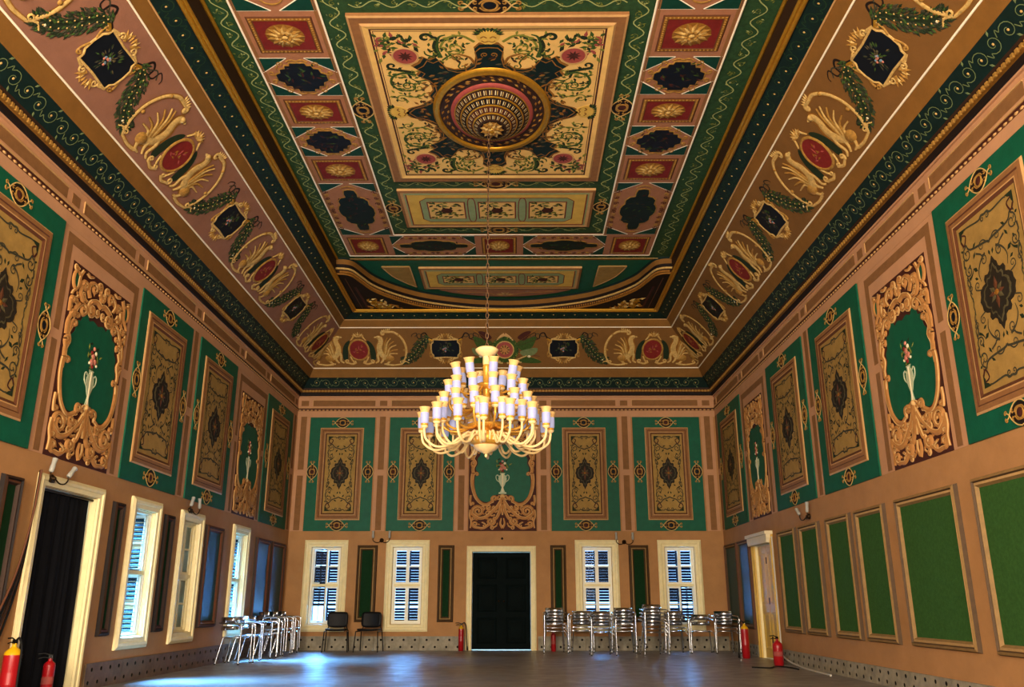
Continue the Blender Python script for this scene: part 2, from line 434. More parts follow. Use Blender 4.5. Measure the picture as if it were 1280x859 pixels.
for side in SIDES:
    g = G(); profile(g, side, [(.30, 6.22), (.40, 6.43)], 'ochre_band'); g.build('ochre_band', ceiling)
    g = G(); profile(g, side, [(1.13, 7.22), (1.25, 7.375)], 'ochre_band'); g.build('ochre_band', ceiling)
    for o_, z_, r in ((.40, 6.43, .014), (1.13, 7.22, .013), (1.25, 7.375, .012)):
        g = G(); a, b = run(side, o_ + .004, z_ - .004); g.tube([a, b], r, 'white_line' if o_ < 1.2 else 'frame_light', 6); g.build('white_bead', ceiling)
    g = G(); profile(g, side, [(1.25, 7.375), (1.50, 7.50)], 'green_dark'); db = g.build('dark_scroll_band', ceiling)
    running_scroll(side, 1.25, 7.375, 1.50, 7.50, .25, 'green_vine', 'gold_light', db, .012)
    # gold moulding of the recess edge: two rounds and a fillet
    g = G()
    for o_, z_, r in ((1.525, 7.49, .034), (1.575, 7.50, .026)):
        a, b = run(side, o_, z_); g.tube([a, b], r, 'gold', 8)
    g.build('gold_moulding', ceiling)
# sides of the recess (dark) with a thin gold line at the top
for sx in (-1, 1):
    g = G(); x = sx * fx
    g.add([(x, YF, 7.5), (x, 16.28, 7.5), (x, 16.28, ZC), (x, YF, ZC)], [(0, 1, 2, 3)], 'moulding_brown'); g.build('recess_side', ceiling)
    g = G(); g.tube([(x - sx * .02, YF, ZC - .03), (x - sx * .02, 16.28, ZC - .03)], .026, 'gold', 8); g.build('gold_moulding', ceiling)
# bowed end of the recess
g = G(); n = len(bow)
def bowstrip(z0, z1, off0, off1, m):
    def ofs(i, d):
        a = bow[max(i - 1, 0)]; b = bow[min(i + 1, n - 1)]; dx, dy = b[0] - a[0], b[1] - a[1]; L = math.hypot(dx, dy)
        return bow[i][0] + dy / L * d, bow[i][1] - dx / L * d
    vs = []; fs = []
    for i in range(n):
        p = ofs(i, off0); q = ofs(i, off1); vs += [(p[0], p[1], z0), (q[0], q[1], z1)]
    for i in range(n - 1): fs.append((2 * i, 2 * i + 2, 2 * i + 3, 2 * i + 1))
    g.add(vs, fs, m, True)
bowstrip(7.53, 7.65, -.10, 0, 'moulding_brown'); bowstrip(7.65, 7.76, 0, 0, 'black_brown'); bowstrip(7.76, 7.86, 0.0, .02, 'ochre_band'); bowstrip(7.86, ZC, .02, .05, 'green_dark')
bf = g.build('bow_face', ceiling)
g = G()
for i in range(2, n - 2):
    for k in range(3):
        t = k / 3; x = bow[i][0] * (1 - t) + bow[i + 1][0] * t; y = bow[i][1] * (1 - t) + bow[i + 1][1] * t
        g.box((x - .014, y - .01, 7.57), (x + .014, y + .06, 7.61), 'gold_dark')
tag(g.build('dentil_row', bf), kind='stuff')
g = G(); g.tube([(x, y - .012, 7.66) for x, y in bow], .024, 'gold_light', 7); g.build('gold_moulding', bf)
g = G(); g.tube([(x, y - .02, 7.535) for x, y in bow], .022, 'gold_dark', 7); g.build('gold_moulding', bf)
# spandrels left and right of the bow, at the lower level
for sx in (-1, 1):
    half = [p for p in bow if p[0] * sx >= -1e-6]
    if sx < 0: half = half
    pts = [(p[0], p[1]) for p in half]
    if sx < 0: poly = pts + [(0, YB - 1.5), (-HW + 1.5, YB - 1.5), (-HW + 1.5, 16.28)]
    else: poly = pts + [(HW - 1.5, 16.28), (HW - 1.5, YB - 1.5), (0, YB - 1.5)]
    g = G(); g.add([(x, y, 7.53) for x, y in poly], [tuple(range(len(poly)))], 'black_brown')
    sp = g.build('spandrel', ceiling)
    # brown fillet and gold acanthus
    g = G(); F = frame((0, 0, 7.528), (1, 0, 0), (0, -1, 0))
    P = lambda x, y: (sx * x, -y)
    g.ribbon([P(3.34, 16.5), P(3.30, 18.4)], .02, 'frame_dark', 0, .006); g.ribbon([P(3.22, 17.0), P(3.16, 18.4)], .06, 'maroon_dark', 0, .008)
    tri = [(3.04, 17.62), (3.04, 18.34), (2.35, 18.36)]
    rr = random.Random(3)
    for i in range(46):
        a, b = rr.random(), rr.random()
        if a + b > 1: a, b = 1 - a, 1 - b
        x = tri[0][0] + (tri[1][0] - tri[0][0]) * a + (tri[2][0] - tri[0][0]) * b; y = tri[0][1] + (tri[1][1] - tri[0][1]) * a + (tri[2][1] - tri[0][1]) * b
        q = P(x, y); g.leaf(q[0], q[1], rr.random() * 6.28, .16, .07, rr.choice(['gold', 'gold_dark', 'gold_light']), .004, .03)
    for (x, y, r) in ((2.9, 18.2, .09), (2.65, 18.26, .07), (2.95, 17.95, .08)):
        q = P(x, y); g.ribbon(spiral(q[0], q[1], r, 40, 1.5, 1), .04, 'gold', .006, .03)
    o = g.build('gilt_acanthus', sp); o.matrix_basis = F

# ---- marble skirting with drilled slabs
def holed_slab(L, H, t, rows, pitch, r=.026, mm='marble'):
    g = G(); cols = max(1, round(L / pitch)); cw = L / cols; ch = H / rows
    for j in range(rows):
        for i in range(cols):
            x0, y0 = i * cw - L / 2, j * ch; shift = (cw * .22 if j % 2 else -cw * .22); cx, cy = x0 + cw / 2 + shift * .6, y0 + ch / 2
            sq = [(x0, y0), (x0 + cw / 2, y0), (x0 + cw, y0), (x0 + cw, y0 + ch / 2), (x0 + cw, y0 + ch), (x0 + cw / 2, y0 + ch), (x0, y0 + ch), (x0, y0 + ch / 2)]
            oc = [(cx + r * math.cos(math.radians(225 + 45 * k)), cy + r * math.sin(math.radians(225 + 45 * k))) for k in range(8)]
            g.add([(*p, t) for p in sq] + [(*p, t) for p in oc], [(k, (k + 1) % 8, 8 + (k + 1) % 8, 8 + k) for k in range(8)], mm)
            g.add([(*p, t) for p in oc] + [(*p, .002) for p in oc], [(k, (k + 1) % 8, 8 + (k + 1) % 8, 8 + k) for k in range(8)], 'hole_dark')
            g.poly(oc, .002, 'hole_dark')
    a, b = -L / 2, L / 2
    g.add([(a, 0, 0), (b, 0, 0), (b, H, 0), (a, H, 0), (a, 0, t), (b, 0, t), (b, H, t), (a, H, t)], [(0, 1, 5, 4), (1, 2, 6, 5), (2, 3, 7, 6), (3, 0, 4, 7)], mm)
    return g.mesh('marble_slab')
def skirting(name, F, spans, H, label, mm='marble'):
    root = tag(empty(name, F), label, 'baseboard', kind='structure')
    for a, b in spans:
        n = max(1, round((b - a) / 1.05)); L = (b - a) / n
        me = holed_slab(L - .006, H, .035, 2, .23, .026, mm)
        for i in range(n): linked('marble_slab', me, root, T(a + (i + .5) * L, 0, 0))
    return root
skirting('baseboard_back', FB, [(-HW + .04, -.9), (.73, HW - .04)], .30, 'grey veined marble skirting of drilled slabs below the end wall windows')
skirting('baseboard_left', FL, [(8.2, 9.3), (10.99, YB - .04)], .30, 'brown stained marble skirting of drilled slabs below the side windows', 'marble_brown')
skirting('baseboard_right', FR, [(-YB + .04, -17.66), (-16.06, -7.9)], .22, 'pale marble skirting of drilled slabs below the green felt panels')

# ================================================================== painted wall panels
PV0, PV1 = 2.61, 5.30; PVC = (PV0 + PV1) / 2; PH = PV1 - PV0
def rect_ring(g, W, H, d0, d1, wa, wb, m):
    o = [(-W / 2 + d0, -H / 2 + d0), (W / 2 - d0, -H / 2 + d0), (W / 2 - d0, H / 2 - d0), (-W / 2 + d0, H / 2 - d0)]
    i = [(-W / 2 + d1, -H / 2 + d1), (W / 2 - d1, -H / 2 + d1), (W / 2 - d1, H / 2 - d1), (-W / 2 + d1, H / 2 - d1)]
    g.add([(*p, wa) for p in o] + [(*p, wb) for p in i], [(k, (k + 1) % 4, 4 + (k + 1) % 4, 4 + k) for k in range(4)], m)
def cartouche_mesh(core):
    """small strapwork cartouche .50 x .28: oval boss in a rhombus of gilt straps with curled ends"""
    g = G()
    g.slab(quad_sym([(0, .118), (.10, .075), (.19, 0)]), 0, .004, 'black_brown')
    for sx in (-1, 1):
        for sy in (-1, 1):
            P = lambda pts: [(sx * x, sy * y) for x, y in pts]
            g.ribbon(P(cat([(0, .125), (.07, .105), (.14, .05), (.185, -.012), (.225, -.03)], 4)), .015, 'gold_light', .005, .008)
            g.ribbon(P(spiral(.228, .036, .026, -70, 1.1, 1, 10)), .016, 'gold_paint', .005, .008)
            g.ribbon(P(cat([(.0, .065), (.05, .058), (.085, .02)], 4)), .016, 'gold_paint', .005, .008)
            g.ribbon(P(spiral(.115, .03, .024, 120, .9, -1, 10)), .014, 'gold_paint', .005, .007)
    g.ring(0, 0, .062, .056, .018, .005, .010, 'gold_paint', 18)
    g.dome(0, 0, .052, .046, .005, .012, core, 14, 2)
    return g.mesh('cartouche')
ME_CART = {k: cartouche_mesh(k) for k in ('navy', 'maroon_dark')}
MEDQ = [(0, 1), (.12, .84), (.20, .80), (.24, .66), (.36, .60), (.52, .62), (.60, .52), (.56, .40), (.74, .36), (.90, .26), (.92, .12), (1, 0)]
def medallion_mesh():
    g = G(); q = [(x, y) for x, y in MEDQ]
    def sc(a, b): return quad_sym([(x * a, y * b) for x, y in q])
    g.slab(sc(.225, .385), 0, .006, 'medallion'); g.slab(sc(.175, .31), .006, .010, 'medallion_mid'); g.slab(sc(.155, .28), .010, .013, 'medallion')
    for a in range(8): 
        t = a * PI / 4; L = .16 if a % 4 == 2 else (.085 if a % 4 == 0 else .10)
        g.leaf(.012 * math.cos(t), .012 * math.sin(t), t, L, .05, 'medallion_mid' if a % 2 else 'frame_dark', .0135, .006)
    g.dome(0, 0, .03, .03, .0135, .01, 'gold_dark', 10, 2)
    return g.mesh('medallion')
ME_MED = medallion_mesh()
def field_scroll(fw, fh):
    g = G(); a, b = fw / 2, fh / 2; k = min(1., fw / .74); kk = fw / .70
    for sx in (-1, 1):
        for sy in (-1, 1):
            P = lambda pts: [(sx * x, sy * y) for x, y in pts]
            R = lambda pts, w0, w1, m='ink': g.ribbon(P(pts), w0, m, .001, .003, flat=True, taper=(w0 * 1.35, w1 * 1.35))
            # corner blot of leaves
            g.poly(P([(a - .035, b - .035), (a - .165, b - .04), (a - .12, b - .075), (a - .085, b - .085), (a - .075, b - .125), (a - .04, b - .175)]), .003, 'leaf_dark')
            R(cat([(a - .05, b - .16), (a - .10, b - .22), (a - .15, b - .13), (a - .07, b - .09)], 4), .020, .012, 'maroon_dark')
            # garland at the short side
            R(cat([(.0, b - .055), (.06, b - .045), (.12, b - .075), (a - .20, b - .05), (a - .15, b - .06)], 4), .020, .010)
            R(spiral(.045, b - .085, .035, 90, 1.2, -1, 12), .014, .006)
            # long stem with two volutes
            R(vol([(.0, b - .36), (.05, b - .335), (a - .20, b - .30), (a - .13, b - .225)], a - .125, b - .325, .085, 80, 1.35, -1), .020, .009)
            R(vol([(a - .05, b - .36), (a - .04, b - .44)], a - .115, b - .505, .07, 40, 1.4, -1), .018, .008)
            R(vol([(a - .06, b - .58), (a - .05, b - .64)], a - .095, b - .69, .045, 45, 1.2, -1, 12), .014, .006)
            R(cat([(a - .10, b - .60), (a - .16, b - .57), (a - .20, b - .52)], 4), .026, .004, 'leaf_dark')
            R(cat([(a - .06, .34), (a - .10, .24), (a - .07, .14), (a - .10, .06), (a - .085, .0)], 4), .016, .010)
            for i in range(9):
                t = .05 + i * .075
                g.leaf(*P([(a - .08 - .02 * math.sin(i * 2.1), t)])[0], (1.2 if i % 2 else 2.0) * sy if sx > 0 else PI - (1.2 if i % 2 else 2.0) * sy, .055, .022, 'ink' if i % 3 else 'leaf_green', .001, .003)
            for (x, y, an, L) in ((a - .22, b - .42, 2.2, .09), (a - .24, b - .30, 2.6, .08), (a - .06, b - .27, .4, .05), (a - .19, b - .62, 3.6, .07), (.04, b - .43, 4.4, .07), (a - .15, b - .44, 5.2, .06)):
                q = P([(x, y)])[0]; an2 = an if sx > 0 else PI - an; an2 = an2 if sy > 0 else -an2
                g.leaf(q[0], q[1], an2, L, .035, 'leaf_dark', .001, .003)
            if fw > .9:   # wider fields carry an extra inner volute and fronds round the medallion
                R(vol([(a - .28, b - .38), (a - .36, b - .42)], a - .40, b - .50, .06, 70, 1.3, 1), .016, .007)
                R(cat([(.10, .46), (.20, .40), (.26, .30), (.24, .20)], 4), .020, .006)
                R(vol([(.20, .10), (.28, .12)], .32, .18, .05, -40, 1.2, 1, 12), .014, .006)
                R(vol([(.04, .56), (.10, .60)], .14, .55, .045, 60, 1.2, -1, 12), .013, .006)
                g.leaf(*P([(.27, .33)])[0], (.6 if sx > 0 else PI - .6) * sy, .10, .05, 'leaf_dark', .001, .003)
    return g.mesh('painted_scrollwork')
def carpet_panel(parent, u, Wd, fo, fi, seq=('maroon_dark', 'navy', 'navy', 'maroon_dark')):
    """green panel Wd wide with a moulded frame (outer width fo, inner field width fi) round a painted field"""
    g = G(); g.rect(-Wd / 2, -PH / 2, Wd / 2, PH / 2, -.02, .022, 'green')
    root = g.build('painted_panel', parent, T(u, PVC, 0))
    FO, FI = 2.18, 1.87; c = -.005; t = (fo - fi) / 2
    g = G(); w0 = .022
    s = [(0, .12, 'frame_light', .02, .045), (.12, .40, 'frame_brown', .045, .055), (.40, .48, 'frame_dark', .055, .035), (.48, .72, 'frame_brown', .035, .05), (.72, .80, 'frame_light', .05, .05), (.80, 1, 'frame_dark', .05, .012)]
    g2 = []
    for a, b, m, wa, wb in s:
        wa *= .42; wb *= .42
        o = [(-fo / 2 + a * t, -FO / 2 + a * t), (fo / 2 - a * t, -FO / 2 + a * t), (fo / 2 - a * t, FO / 2 - a * t), (-fo / 2 + a * t, FO / 2 - a * t)]
        i = [(-fo / 2 + b * t, -FO / 2 + b * t), (fo / 2 - b * t, -FO / 2 + b * t), (fo / 2 - b * t, FO / 2 - b * t), (-fo / 2 + b * t, FO / 2 - b * t)]
        g.add([(*p, w0 + wa) for p in o] + [(*p, w0 + wb) for p in i], [(k, (k + 1) % 4, 4 + (k + 1) % 4, 4 + k) for k in range(4)], m)
        if a == 0: g.add([(*p, 0) for p in o] + [(*p, w0 + wa) for p in o], [(k, (k + 1) % 4, 4 + (k + 1) % 4, 4 + k) for k in range(4)], m)
    g.build('frame', root, T(0, c, 0))
    FH = FO - 2 * t
    g = G(); g.rect(-fi / 2, -FH / 2, fi / 2, FH / 2, .015, .0275, 'field_tan'); g.build('field', root, T(0, c, 0))
    key = round(fi, 2)
    if key not in FIELD_ME: FIELD_ME[key] = field_scroll(fi - .02, FH - .02)
    linked('painted_scrollwork', FIELD_ME[key], root, T(0, c, .028))
    md = linked('medallion', ME_MED, root, T(0, c, .028)); md.scale = (max(1, fi / .78), 1, 1)
    gap = (Wd - fo) / 2
    for (x, y, rot, k) in ((0, PH / 2 - .135, 0, seq[0]), (0, -PH / 2 + .13, 0, seq[3]), (-Wd / 2 + gap * .45, .03, PI / 2, seq[1]), (Wd / 2 - gap * .45, .03, PI / 2, seq[2])):
        linked('cartouche', ME_CART[k], root, T(x, y, .023) @ Rz(rot))
    return root
FIELD_ME = {}
for i, (a, b) in enumerate(((-4.71, -3.15), (-2.79, -1.22), (1.07, 2.67), (3.04, 4.65))):
    carpet_panel(wall_back, (a + b) / 2, b - a, 1.04, .72, ('navy', 'maroon_dark', 'navy', 'maroon_dark') if i % 2 == 0 else ('maroon_dark', 'maroon_dark', 'navy', 'navy'))
for (a, b) in ((7.12, 9.02), (11.2, 13.11), (13.5, 15.41), (17.52, 19.56)):
    carpet_panel(wall_left, (a + b) / 2, b - a, 1.43, 1.08)
for (a, b) in ((6.83, 8.82), (11.09, 13.14), (13.54, 15.62), (17.66, 19.72)):
    carpet_panel(wall_right, -(a + b) / 2, b - a, 1.47, 1.10)

# ---- arabesque panels: carved scrollwork on maroon round a green cartouche with an urn of flowers
def arabesque_meshes(H):
    a, b = .75, H / 2
    gb = G(); gb.rect(-a, -b, a, b, -.02, .006, 'maroon_dark')
    k = b / 1.345
    half = [(0, .66), (.12, .70), (.22, .66), (.27, .74), (.36, .70), (.40, .60), (.48, .57), (.50, .42), (.56, .34), (.55, .22), (.60, .10), (.56, .0), (.61, -.10), (.62, -.30), (.58, -.50), (.48, -.64), (.36, -.68), (.26, -.64), (.20, -.54), (.08, -.50), (0, -.50)]
    out = cat([(x, y * k) for x, y in half], 3)
    pts = out + [(-x, y) for x, y in out[-2:0:-1]]
    gg = G(); gg.slab(pts, .006, .012, 'green')
    gs = G()
    def both(path, w0, w1, h=.03, m='scroll_tan', edge=True, z=.008):
        for f in (lambda p: p, mx):
            q = f(path); gs.ribbon(q, w0, m, z, h, taper=(w0, w1))
            if edge:
                n = len(q); e = []
                for i in range(n):
                    p0 = q[max(i - 1, 0)]; p1 = q[min(i + 1, n - 1)]; dx, dy = p1[0] - p0[0], p1[1] - p0[1]; L = math.hypot(dx, dy) or 1
                    t = i / (n - 1); ww = (w0 * (1 - t) + w1 * t) * .40; sgn = 1 if q is path else -1
                    e.append((q[i][0] - dy / L * ww * sgn, q[i][1] + dx / L * ww * sgn))
                gs.ribbon(e, .012, 'scroll_light', z + h * .35, .012)
    S = lambda p: [(x, y * k) for x, y in p]
    # lower rails cradling the green field
    both(vol(S([(.66, -.02), (.675, -.14), (.665, -.32), (.60, -.55), (.48, -.70), (.36, -.735), (.25, -.68)]), .175, -.60 * k, .075, -60, 1.2, 1), .085, .04)
    both(vol(S([(.672, -.16), (.655, -.06)]), .575, -.03 * k, .05, 20, 1.1, 1, 12), .05, .03)
    # mid and upper side rails with knobs
    both(S(cat([(.655, .0), (.66, .12), (.61, .24), (.655, .34), (.60, .46)], 4)), .075, .06)
    both(vol(S([(.64, .40), (.62, .50)]), .545, .50 * k, .055, 10, 1.2, 1, 12), .045, .026)
    both(vol(S([(.69, .30), (.70, .46), (.66, .58)]), .60, .62 * k, .06, 0, 1.3, 1, 12), .06, .03)
    both(vol(S([(.66, .10), (.70, .20)]), .66, .24 * k, .045, -20, 1.2, 1, 12), .04, .02)
    # arch over the green field
    both(vol(S([(.62, .56), (.56, .72), (.50, .80)]), .40, .755 * k, .095, 30, 1.5, 1), .075, .035)
    both(vol(S([(.0, .95), (.10, .99), (.22, .95)]), .215, .825 * k, .10, 70, 1.55, -1), .085, .035)
    both(vol(S([(.30, .98), (.36, 1.10), (.30, 1.2)]), .215, 1.15 * k, .085, 20, 1.4, 1), .06, .03)
    both(vol(S([(.44, .86), (.52, .96), (.50, 1.08)]), .435, 1.10 * k, .07, 0, 1.4, 1), .06, .03)
    both(vol(S([(.02, 1.02), (.06, 1.14)]), .10, 1.225 * k, .06, -120, 1.2, -1), .05, .03)
    both(vol(S([(.70, .62), (.71, .76)]), .655, .80 * k, .055, 0, 1.2, 1, 12), .05, .03)
    both(S(cat([(.52, 1.28), (.58, 1.16), (.60, 1.0), (.68, .92), (.71, .86)], 4)), .06, .03)
    both(S(cat([(.44, 1.30), (.36, 1.27), (.28, 1.30)], 4)), .05, .03)
    # small filling volutes and leaves
    for (tail, cx, cy, r, a0, d, w) in (([(.16, -.98), (.24, -1.0)], .33, -.94, .055, 200, -1, .035), ([(.44, -1.14), (.38, -1.18)], .40, -1.22, .05, 90, 1, .03), ([(.70, -1.02), (.66, -1.10)], .63, -1.06, .045, 20, 1, .03),
            ([(.10, -.88), (.16, -.92)], .19, -.80, .045, -60, 1, .03), ([(.46, -.78), (.40, -.76)], .43, -.84, .045, 120, 1, .03), ([(.12, -1.22), (.18, -1.26)], .22, -1.27, .04, 60, -1, .03),
            ([(.68, .74), (.70, .68)], .68, .70, .03, 60, 1, .025), ([(.52, .66), (.56, .60)], .50, .64, .04, 120, 1, .03), ([(.08, 1.08), (.02, 1.16)], .04, 1.10, .045, 0, 1, .03), ([(.56, .90), (.60, .84)], .58, .82, .045, 60, -1, .03),
            ([(.34, .90), (.40, .92)], .44, .95, .04, 100, -1, .03), ([(.62, 1.26), (.68, 1.28)], .69, 1.26, .035, 60, -1, .03), ([(.14, .80), (.06, .78)], .07, .84, .05, -90, -1, .035)):
        both(vol(S(tail), cx, cy * k, r, a0, 1.2, d, 12), w, w * .6, .022)
    rl = random.Random(12)
    for i in range(24):
        x, y = rl.choice([(.1 + rl.random() * .58, -1.28 + rl.random() * .5), (.05 + rl.random() * .62, .86 + rl.random() * .42)])
        an = rl.random() * 6.28
        for sx in (1, -1): gs.leaf(sx * x, y * k, an if sx > 0 else PI - an, .085, .04, 'scroll_tan', .008, .012)
    # corner ovals
    for sx in (-1, 1):
        gs.ring(sx * .645, 1.10 * k, .072, .125 * k, .045, .008, .03, 'scroll_tan', 20); gs.poly(oval(sx * .645, 1.10 * k, .058, .108 * k, 16), .014, 'green')
    # lower acanthus fan and big volutes
    both(vol(S([(.03, -.66), (.12, -.80), (.22, -.90), (.36, -1.02), (.52, -1.05), (.66, -.96)]), .54, -.89 * k, .135, 0, 1.7, 1, 22), .085, .045, .034)
    both(vol(S([(.02, -.74), (.07, -.92), (.14, -1.06)]), .255, -1.125 * k, .10, 130, 1.6, 1), .075, .035, .034)
    both(vol(S([(.34, -.80), (.26, -.86)]), .30, -.80 * k, .07, -90, 1.3, 1), .05, .03)
    both(vol(S([(.70, -.52), (.71, -.64), (.70, -.74)]), .655, -.72 * k, .045, -30, 1.2, 1, 12), .05, .025)
    both(vol(S([(.30, -1.20), (.42, -1.28), (.55, -1.27)]), .60, -1.19 * k, .075, -90, 1.4, 1), .06, .03)
    both(S(cat([(.70, -.86), (.715, -1.0), (.68, -1.14), (.70, -1.28)], 4)), .05, .03)
    both(S(cat([(.0, -1.28), (.05, -1.18), (.03, -1.05)], 4)), .06, .02)
    both(S(cat([(.0, -.56), (.035, -.64), (.02, -.80), (.0, -.98)], 4)), .07, .02, .04)
    both(vol(S([(.06, -.53), (.10, -.56)]), .085, -.60 * k, .03, 60, 1, -1, 10), .03, .02)
    gs.dome(0, -.545 * k, .06, .05, .008, .04, 'scroll_light', 14, 2)
    # urn and flowers
    gu = G(); z = .0125
    prof = [(.085, -.49), (.085, -.455), (.05, -.445), (.022, -.36), (.018, -.33), (.035, -.31), (.075, -.22), (.092, -.15), (.088, -.10), (.05, -.06), (.04, -.03), (.062, .0)]
    up = [(x, y * 1.0) for x, y in prof]; upl = up + [(-x, y) for x, y in reversed(up)]
    gu.slab(upl, z, z + .006, 'stone_white'); gu.ribbon([(.0, -.44), (0, -.02)], .03, 'cream', z + .006, .012)
    for f in (lambda p: p, mx):
        gu.ribbon(f(cat([(.06, -.22), (.13, -.16), (.145, -.08), (.11, -.045), (.085, -.075), (.05, -.06)], 4)), .018, 'stone_white', z, .010)
    rr = random.Random(5)
    gf = G()
    for i in range(26):
        x, y = rr.gauss(0, .06), .14 + rr.gauss(0, .08); gf.leaf(x, y, rr.random() * 6.28, .09, .035, rr.choice(['leaf_green', 'leaf_olive', 'leaf_dark']), z, .006)
    for x, y, r, m in ((-.03, .10, .045, 'flower_pink'), (.045, .12, .042, 'flower_pink'), (-.005, .18, .045, 'flower_pink'), (.05, .23, .03, 'cream'), (-.045, .22, .03, 'red'), (.0, .28, .028, 'flower_pink'), (-.08, .08, .02, 'cream'), (.09, .08, .02, 'cream'), (.0, .05, .03, 'red')):
        gf.dome(x, y, r, r, z, .016, m, 10, 2)
    return [x.mesh(n) for x, n in ((gb, 'arabesque_panel'), (gg, 'green_field'), (gs, 'carved_scrollwork'), (gu, 'painted_urn'), (gf, 'painted_bouquet'))]
ARM = {h: arabesque_meshes(h) for h in (2.69, 2.34)}
def arabesque(parent, u, Wd, H):
    ms = ARM[H]; root = linked('arabesque_panel', ms[0], parent, T(u, PV0 + H / 2, 0) @ Matrix.Diagonal((Wd / 1.5, 1, 1, 1)))
    for me, n in zip(ms[1:], ('green_field', 'carved_scrollwork', 'painted_urn', 'painted_bouquet')): linked(n, me, root)
    return root
arabesque(wall_back, -.075, 1.59, 2.69)
for a, b in ((9.34, 10.87), (15.84, 17.25)): arabesque(wall_left, (a + b) / 2, b - a, 2.34)
for a, b in ((9.16, 10.66), (16.06, 17.33)): arabesque(wall_right, -(a + b) / 2, b - a, 2.34)

# ---- pilaster stripes, frieze rectangles and bead string
def stripe(parent, u0, v0, u1, v1, m='stripe_brown', name='painted_stripe', w=.004):
    g = G(); g.rect(u0, v0, u1, v1, -.005, w, m); return g.build(name, parent)
def pilaster(parent, u, wd=.135, pink=.36):
    stripe(parent, u - pink / 2, PV0, u + pink / 2, PV1 + .0, 'plaster_pink', 'pink_pilaster', .003)
    stripe(parent, u - wd / 2, PV0 + .02, u + wd / 2, 3.90, w=.006); stripe(parent, u - wd / 2, 4.04, u + wd / 2, PV1 + .02, w=.006)
for u in (-4.875, -2.97, -1.045, .895, 2.855, 4.84): pilaster(wall_back, u, .14, .30)
for u in (13.305, 19.8): pilaster(wall_left, u, .15, .36)
for u in (13.34, 19.9): pilaster(wall_right, -u, .15, .36)
def bracket(parent, u0, u1):
    """brown painted band running up both sides of an arabesque and across its top"""
    wd = .12
    stripe(parent, u0 - .2, PV0, u1 + .2, PV1, 'plaster_pink', 'pink_pilaster', .003)
    stripe(parent, u0, PV0 + .02, u0 + wd, 3.92, w=.006); stripe(parent, u1 - wd, PV0 + .02, u1, 3.92, w=.006)
    g = G(); g.slab([(u0, 4.04), (u0 + wd, 4.04), (u0 + wd, 5.12), (u1 - wd, 5.12), (u1 - wd, 4.04), (u1, 4.04), (u1, 5.24), (u0, 5.24)], -.005, .006, 'stripe_brown'); g.build('painted_stripe', parent)
for a, b in ((9.34, 10.87), (15.84, 17.25)): bracket(wall_left, a - .2, b + .2)
for a, b in ((9.16, 10.66), (16.06, 17.33)): bracket(wall_right, -b - .2, -a + .2)
for wl, a, b in ((wall_back, -HW, HW), (wall_left, 5.5, YB), (wall_right, -YB, -5.5)):
    stripe(wl, a, PV1 + .005, b, P_FR, 'plaster_pink', 'frieze_ground', .002)
    g = G(); g.rect(a, 5.525, b, 5.545, -.005, .02, 'frame_light'); g.rect(a, 5.50, b, 5.525, -.005, .008, 'maroon_dark'); bs = g.build('bead_moulding', wl)
    g = G(); n = int((b - a) / .095)
    for i in range(n):
        u = a + (i + .5) * (b - a) / n; g.dome(u, 5.482, .034, .016, .004, .014, 'frame_light', 8, 2)
    tag(g.build('bead_row', bs), kind='stuff')
    g = G(); g.rect(a, 5.46, b, 5.504, -.005, .003, 'frame_dark'); g.build('bead_ground', bs)
    # frieze rectangles: long, short, long ...
    if wl is wall_back: cuts = [-4.875, -2.97, -1.045, .895, 2.855, 4.84]
    elif wl is wall_left: cuts = [7.0, 9.18, 11.03, 13.305, 15.62, 17.38, 19.8]
    else: cuts = [-19.9, -17.5, -15.85, -13.34, -10.87, -8.99, -6.7]
    for i, c in enumerate(cuts):
        stripe(wl, c - .09, 5.585, c + .09, 5.715, 'stripe_brown', 'frieze_block', .006)
        if i + 1 < len(cuts):
            a2, b2 = c + .2, cuts[i + 1] - .2
            g = G(); g.rect(a2, 5.58, b2, 5.72, -.005, .004, 'stripe_brown'); g.rect(a2, 5.72, b2, 5.735, -.005, .016, 'frame_light'); g.rect(a2 - .012, 5.58, a2, 5.735, -.005, .016, 'frame_light'); g.build('frieze_rectangle', wl)
# nail heads / small dark hole over the end door
g = G(); g.dome(-.08, 2.44, .028, .028, 0, .006, 'hole_dark', 10, 2); g.build('wall_plug', wall_back)

# ---- lower panels: moulded frames round green or dark felt
def felt_panel(parent, u0, u1, v0, v1, m, t=.10, fm=('frame_light', 'frame_brown', 'frame_dark')):
    Wd, H = u1 - u0, v1 - v0; g = G(); g.rect(-Wd / 2 + t * .9, -H / 2 + t * .9, Wd / 2 - t * .9, H / 2 - t * .9, -.01, .012, m)
    root = g.build('felt_panel', parent, T((u0 + u1) / 2, (v0 + v1) / 2, 0)); g = G()
    rect_ring(g, Wd, H, 0, t * .12, .0, .045, fm[2]); rect_ring(g, Wd, H, t * .12, t * .38, .045, .06, fm[1]); rect_ring(g, Wd, H, t * .38, t * .5, .06, .035, fm[2])
    rect_ring(g, Wd, H, t * .5, t * .75, .035, .045, fm[0]); rect_ring(g, Wd, H, t * .75, t, .045, .010, fm[1]); g.build('frame', root); return root
for a, b in ((18.78, 19.86), (17.74, 18.70)): felt_panel(wall_right, -b, -a, .51, 2.28, 'green_teal', .10, ('frame_olive', 'frame_olive_dark', 'frame_dark'))
for a, b in ((14.75, 15.76), (13.58, 14.56), (12.28, 13.26), (11.10, 12.10), (9.22, 10.76), (7.2, 8.88)): felt_panel(wall_right, -b, -a, .52, 2.26, 'green_baize', .11, ('frame_olive_light', 'frame_olive', 'frame_olive_dark'))
for a, b in ((14.62, 15.48), (17.5, 18.52), (18.60, 19.7)): felt_panel(wall_left, a, b, .62, 2.30, 'green_teal', .11, ('frame_brown', 'frame_dark', 'moulding_brown'))
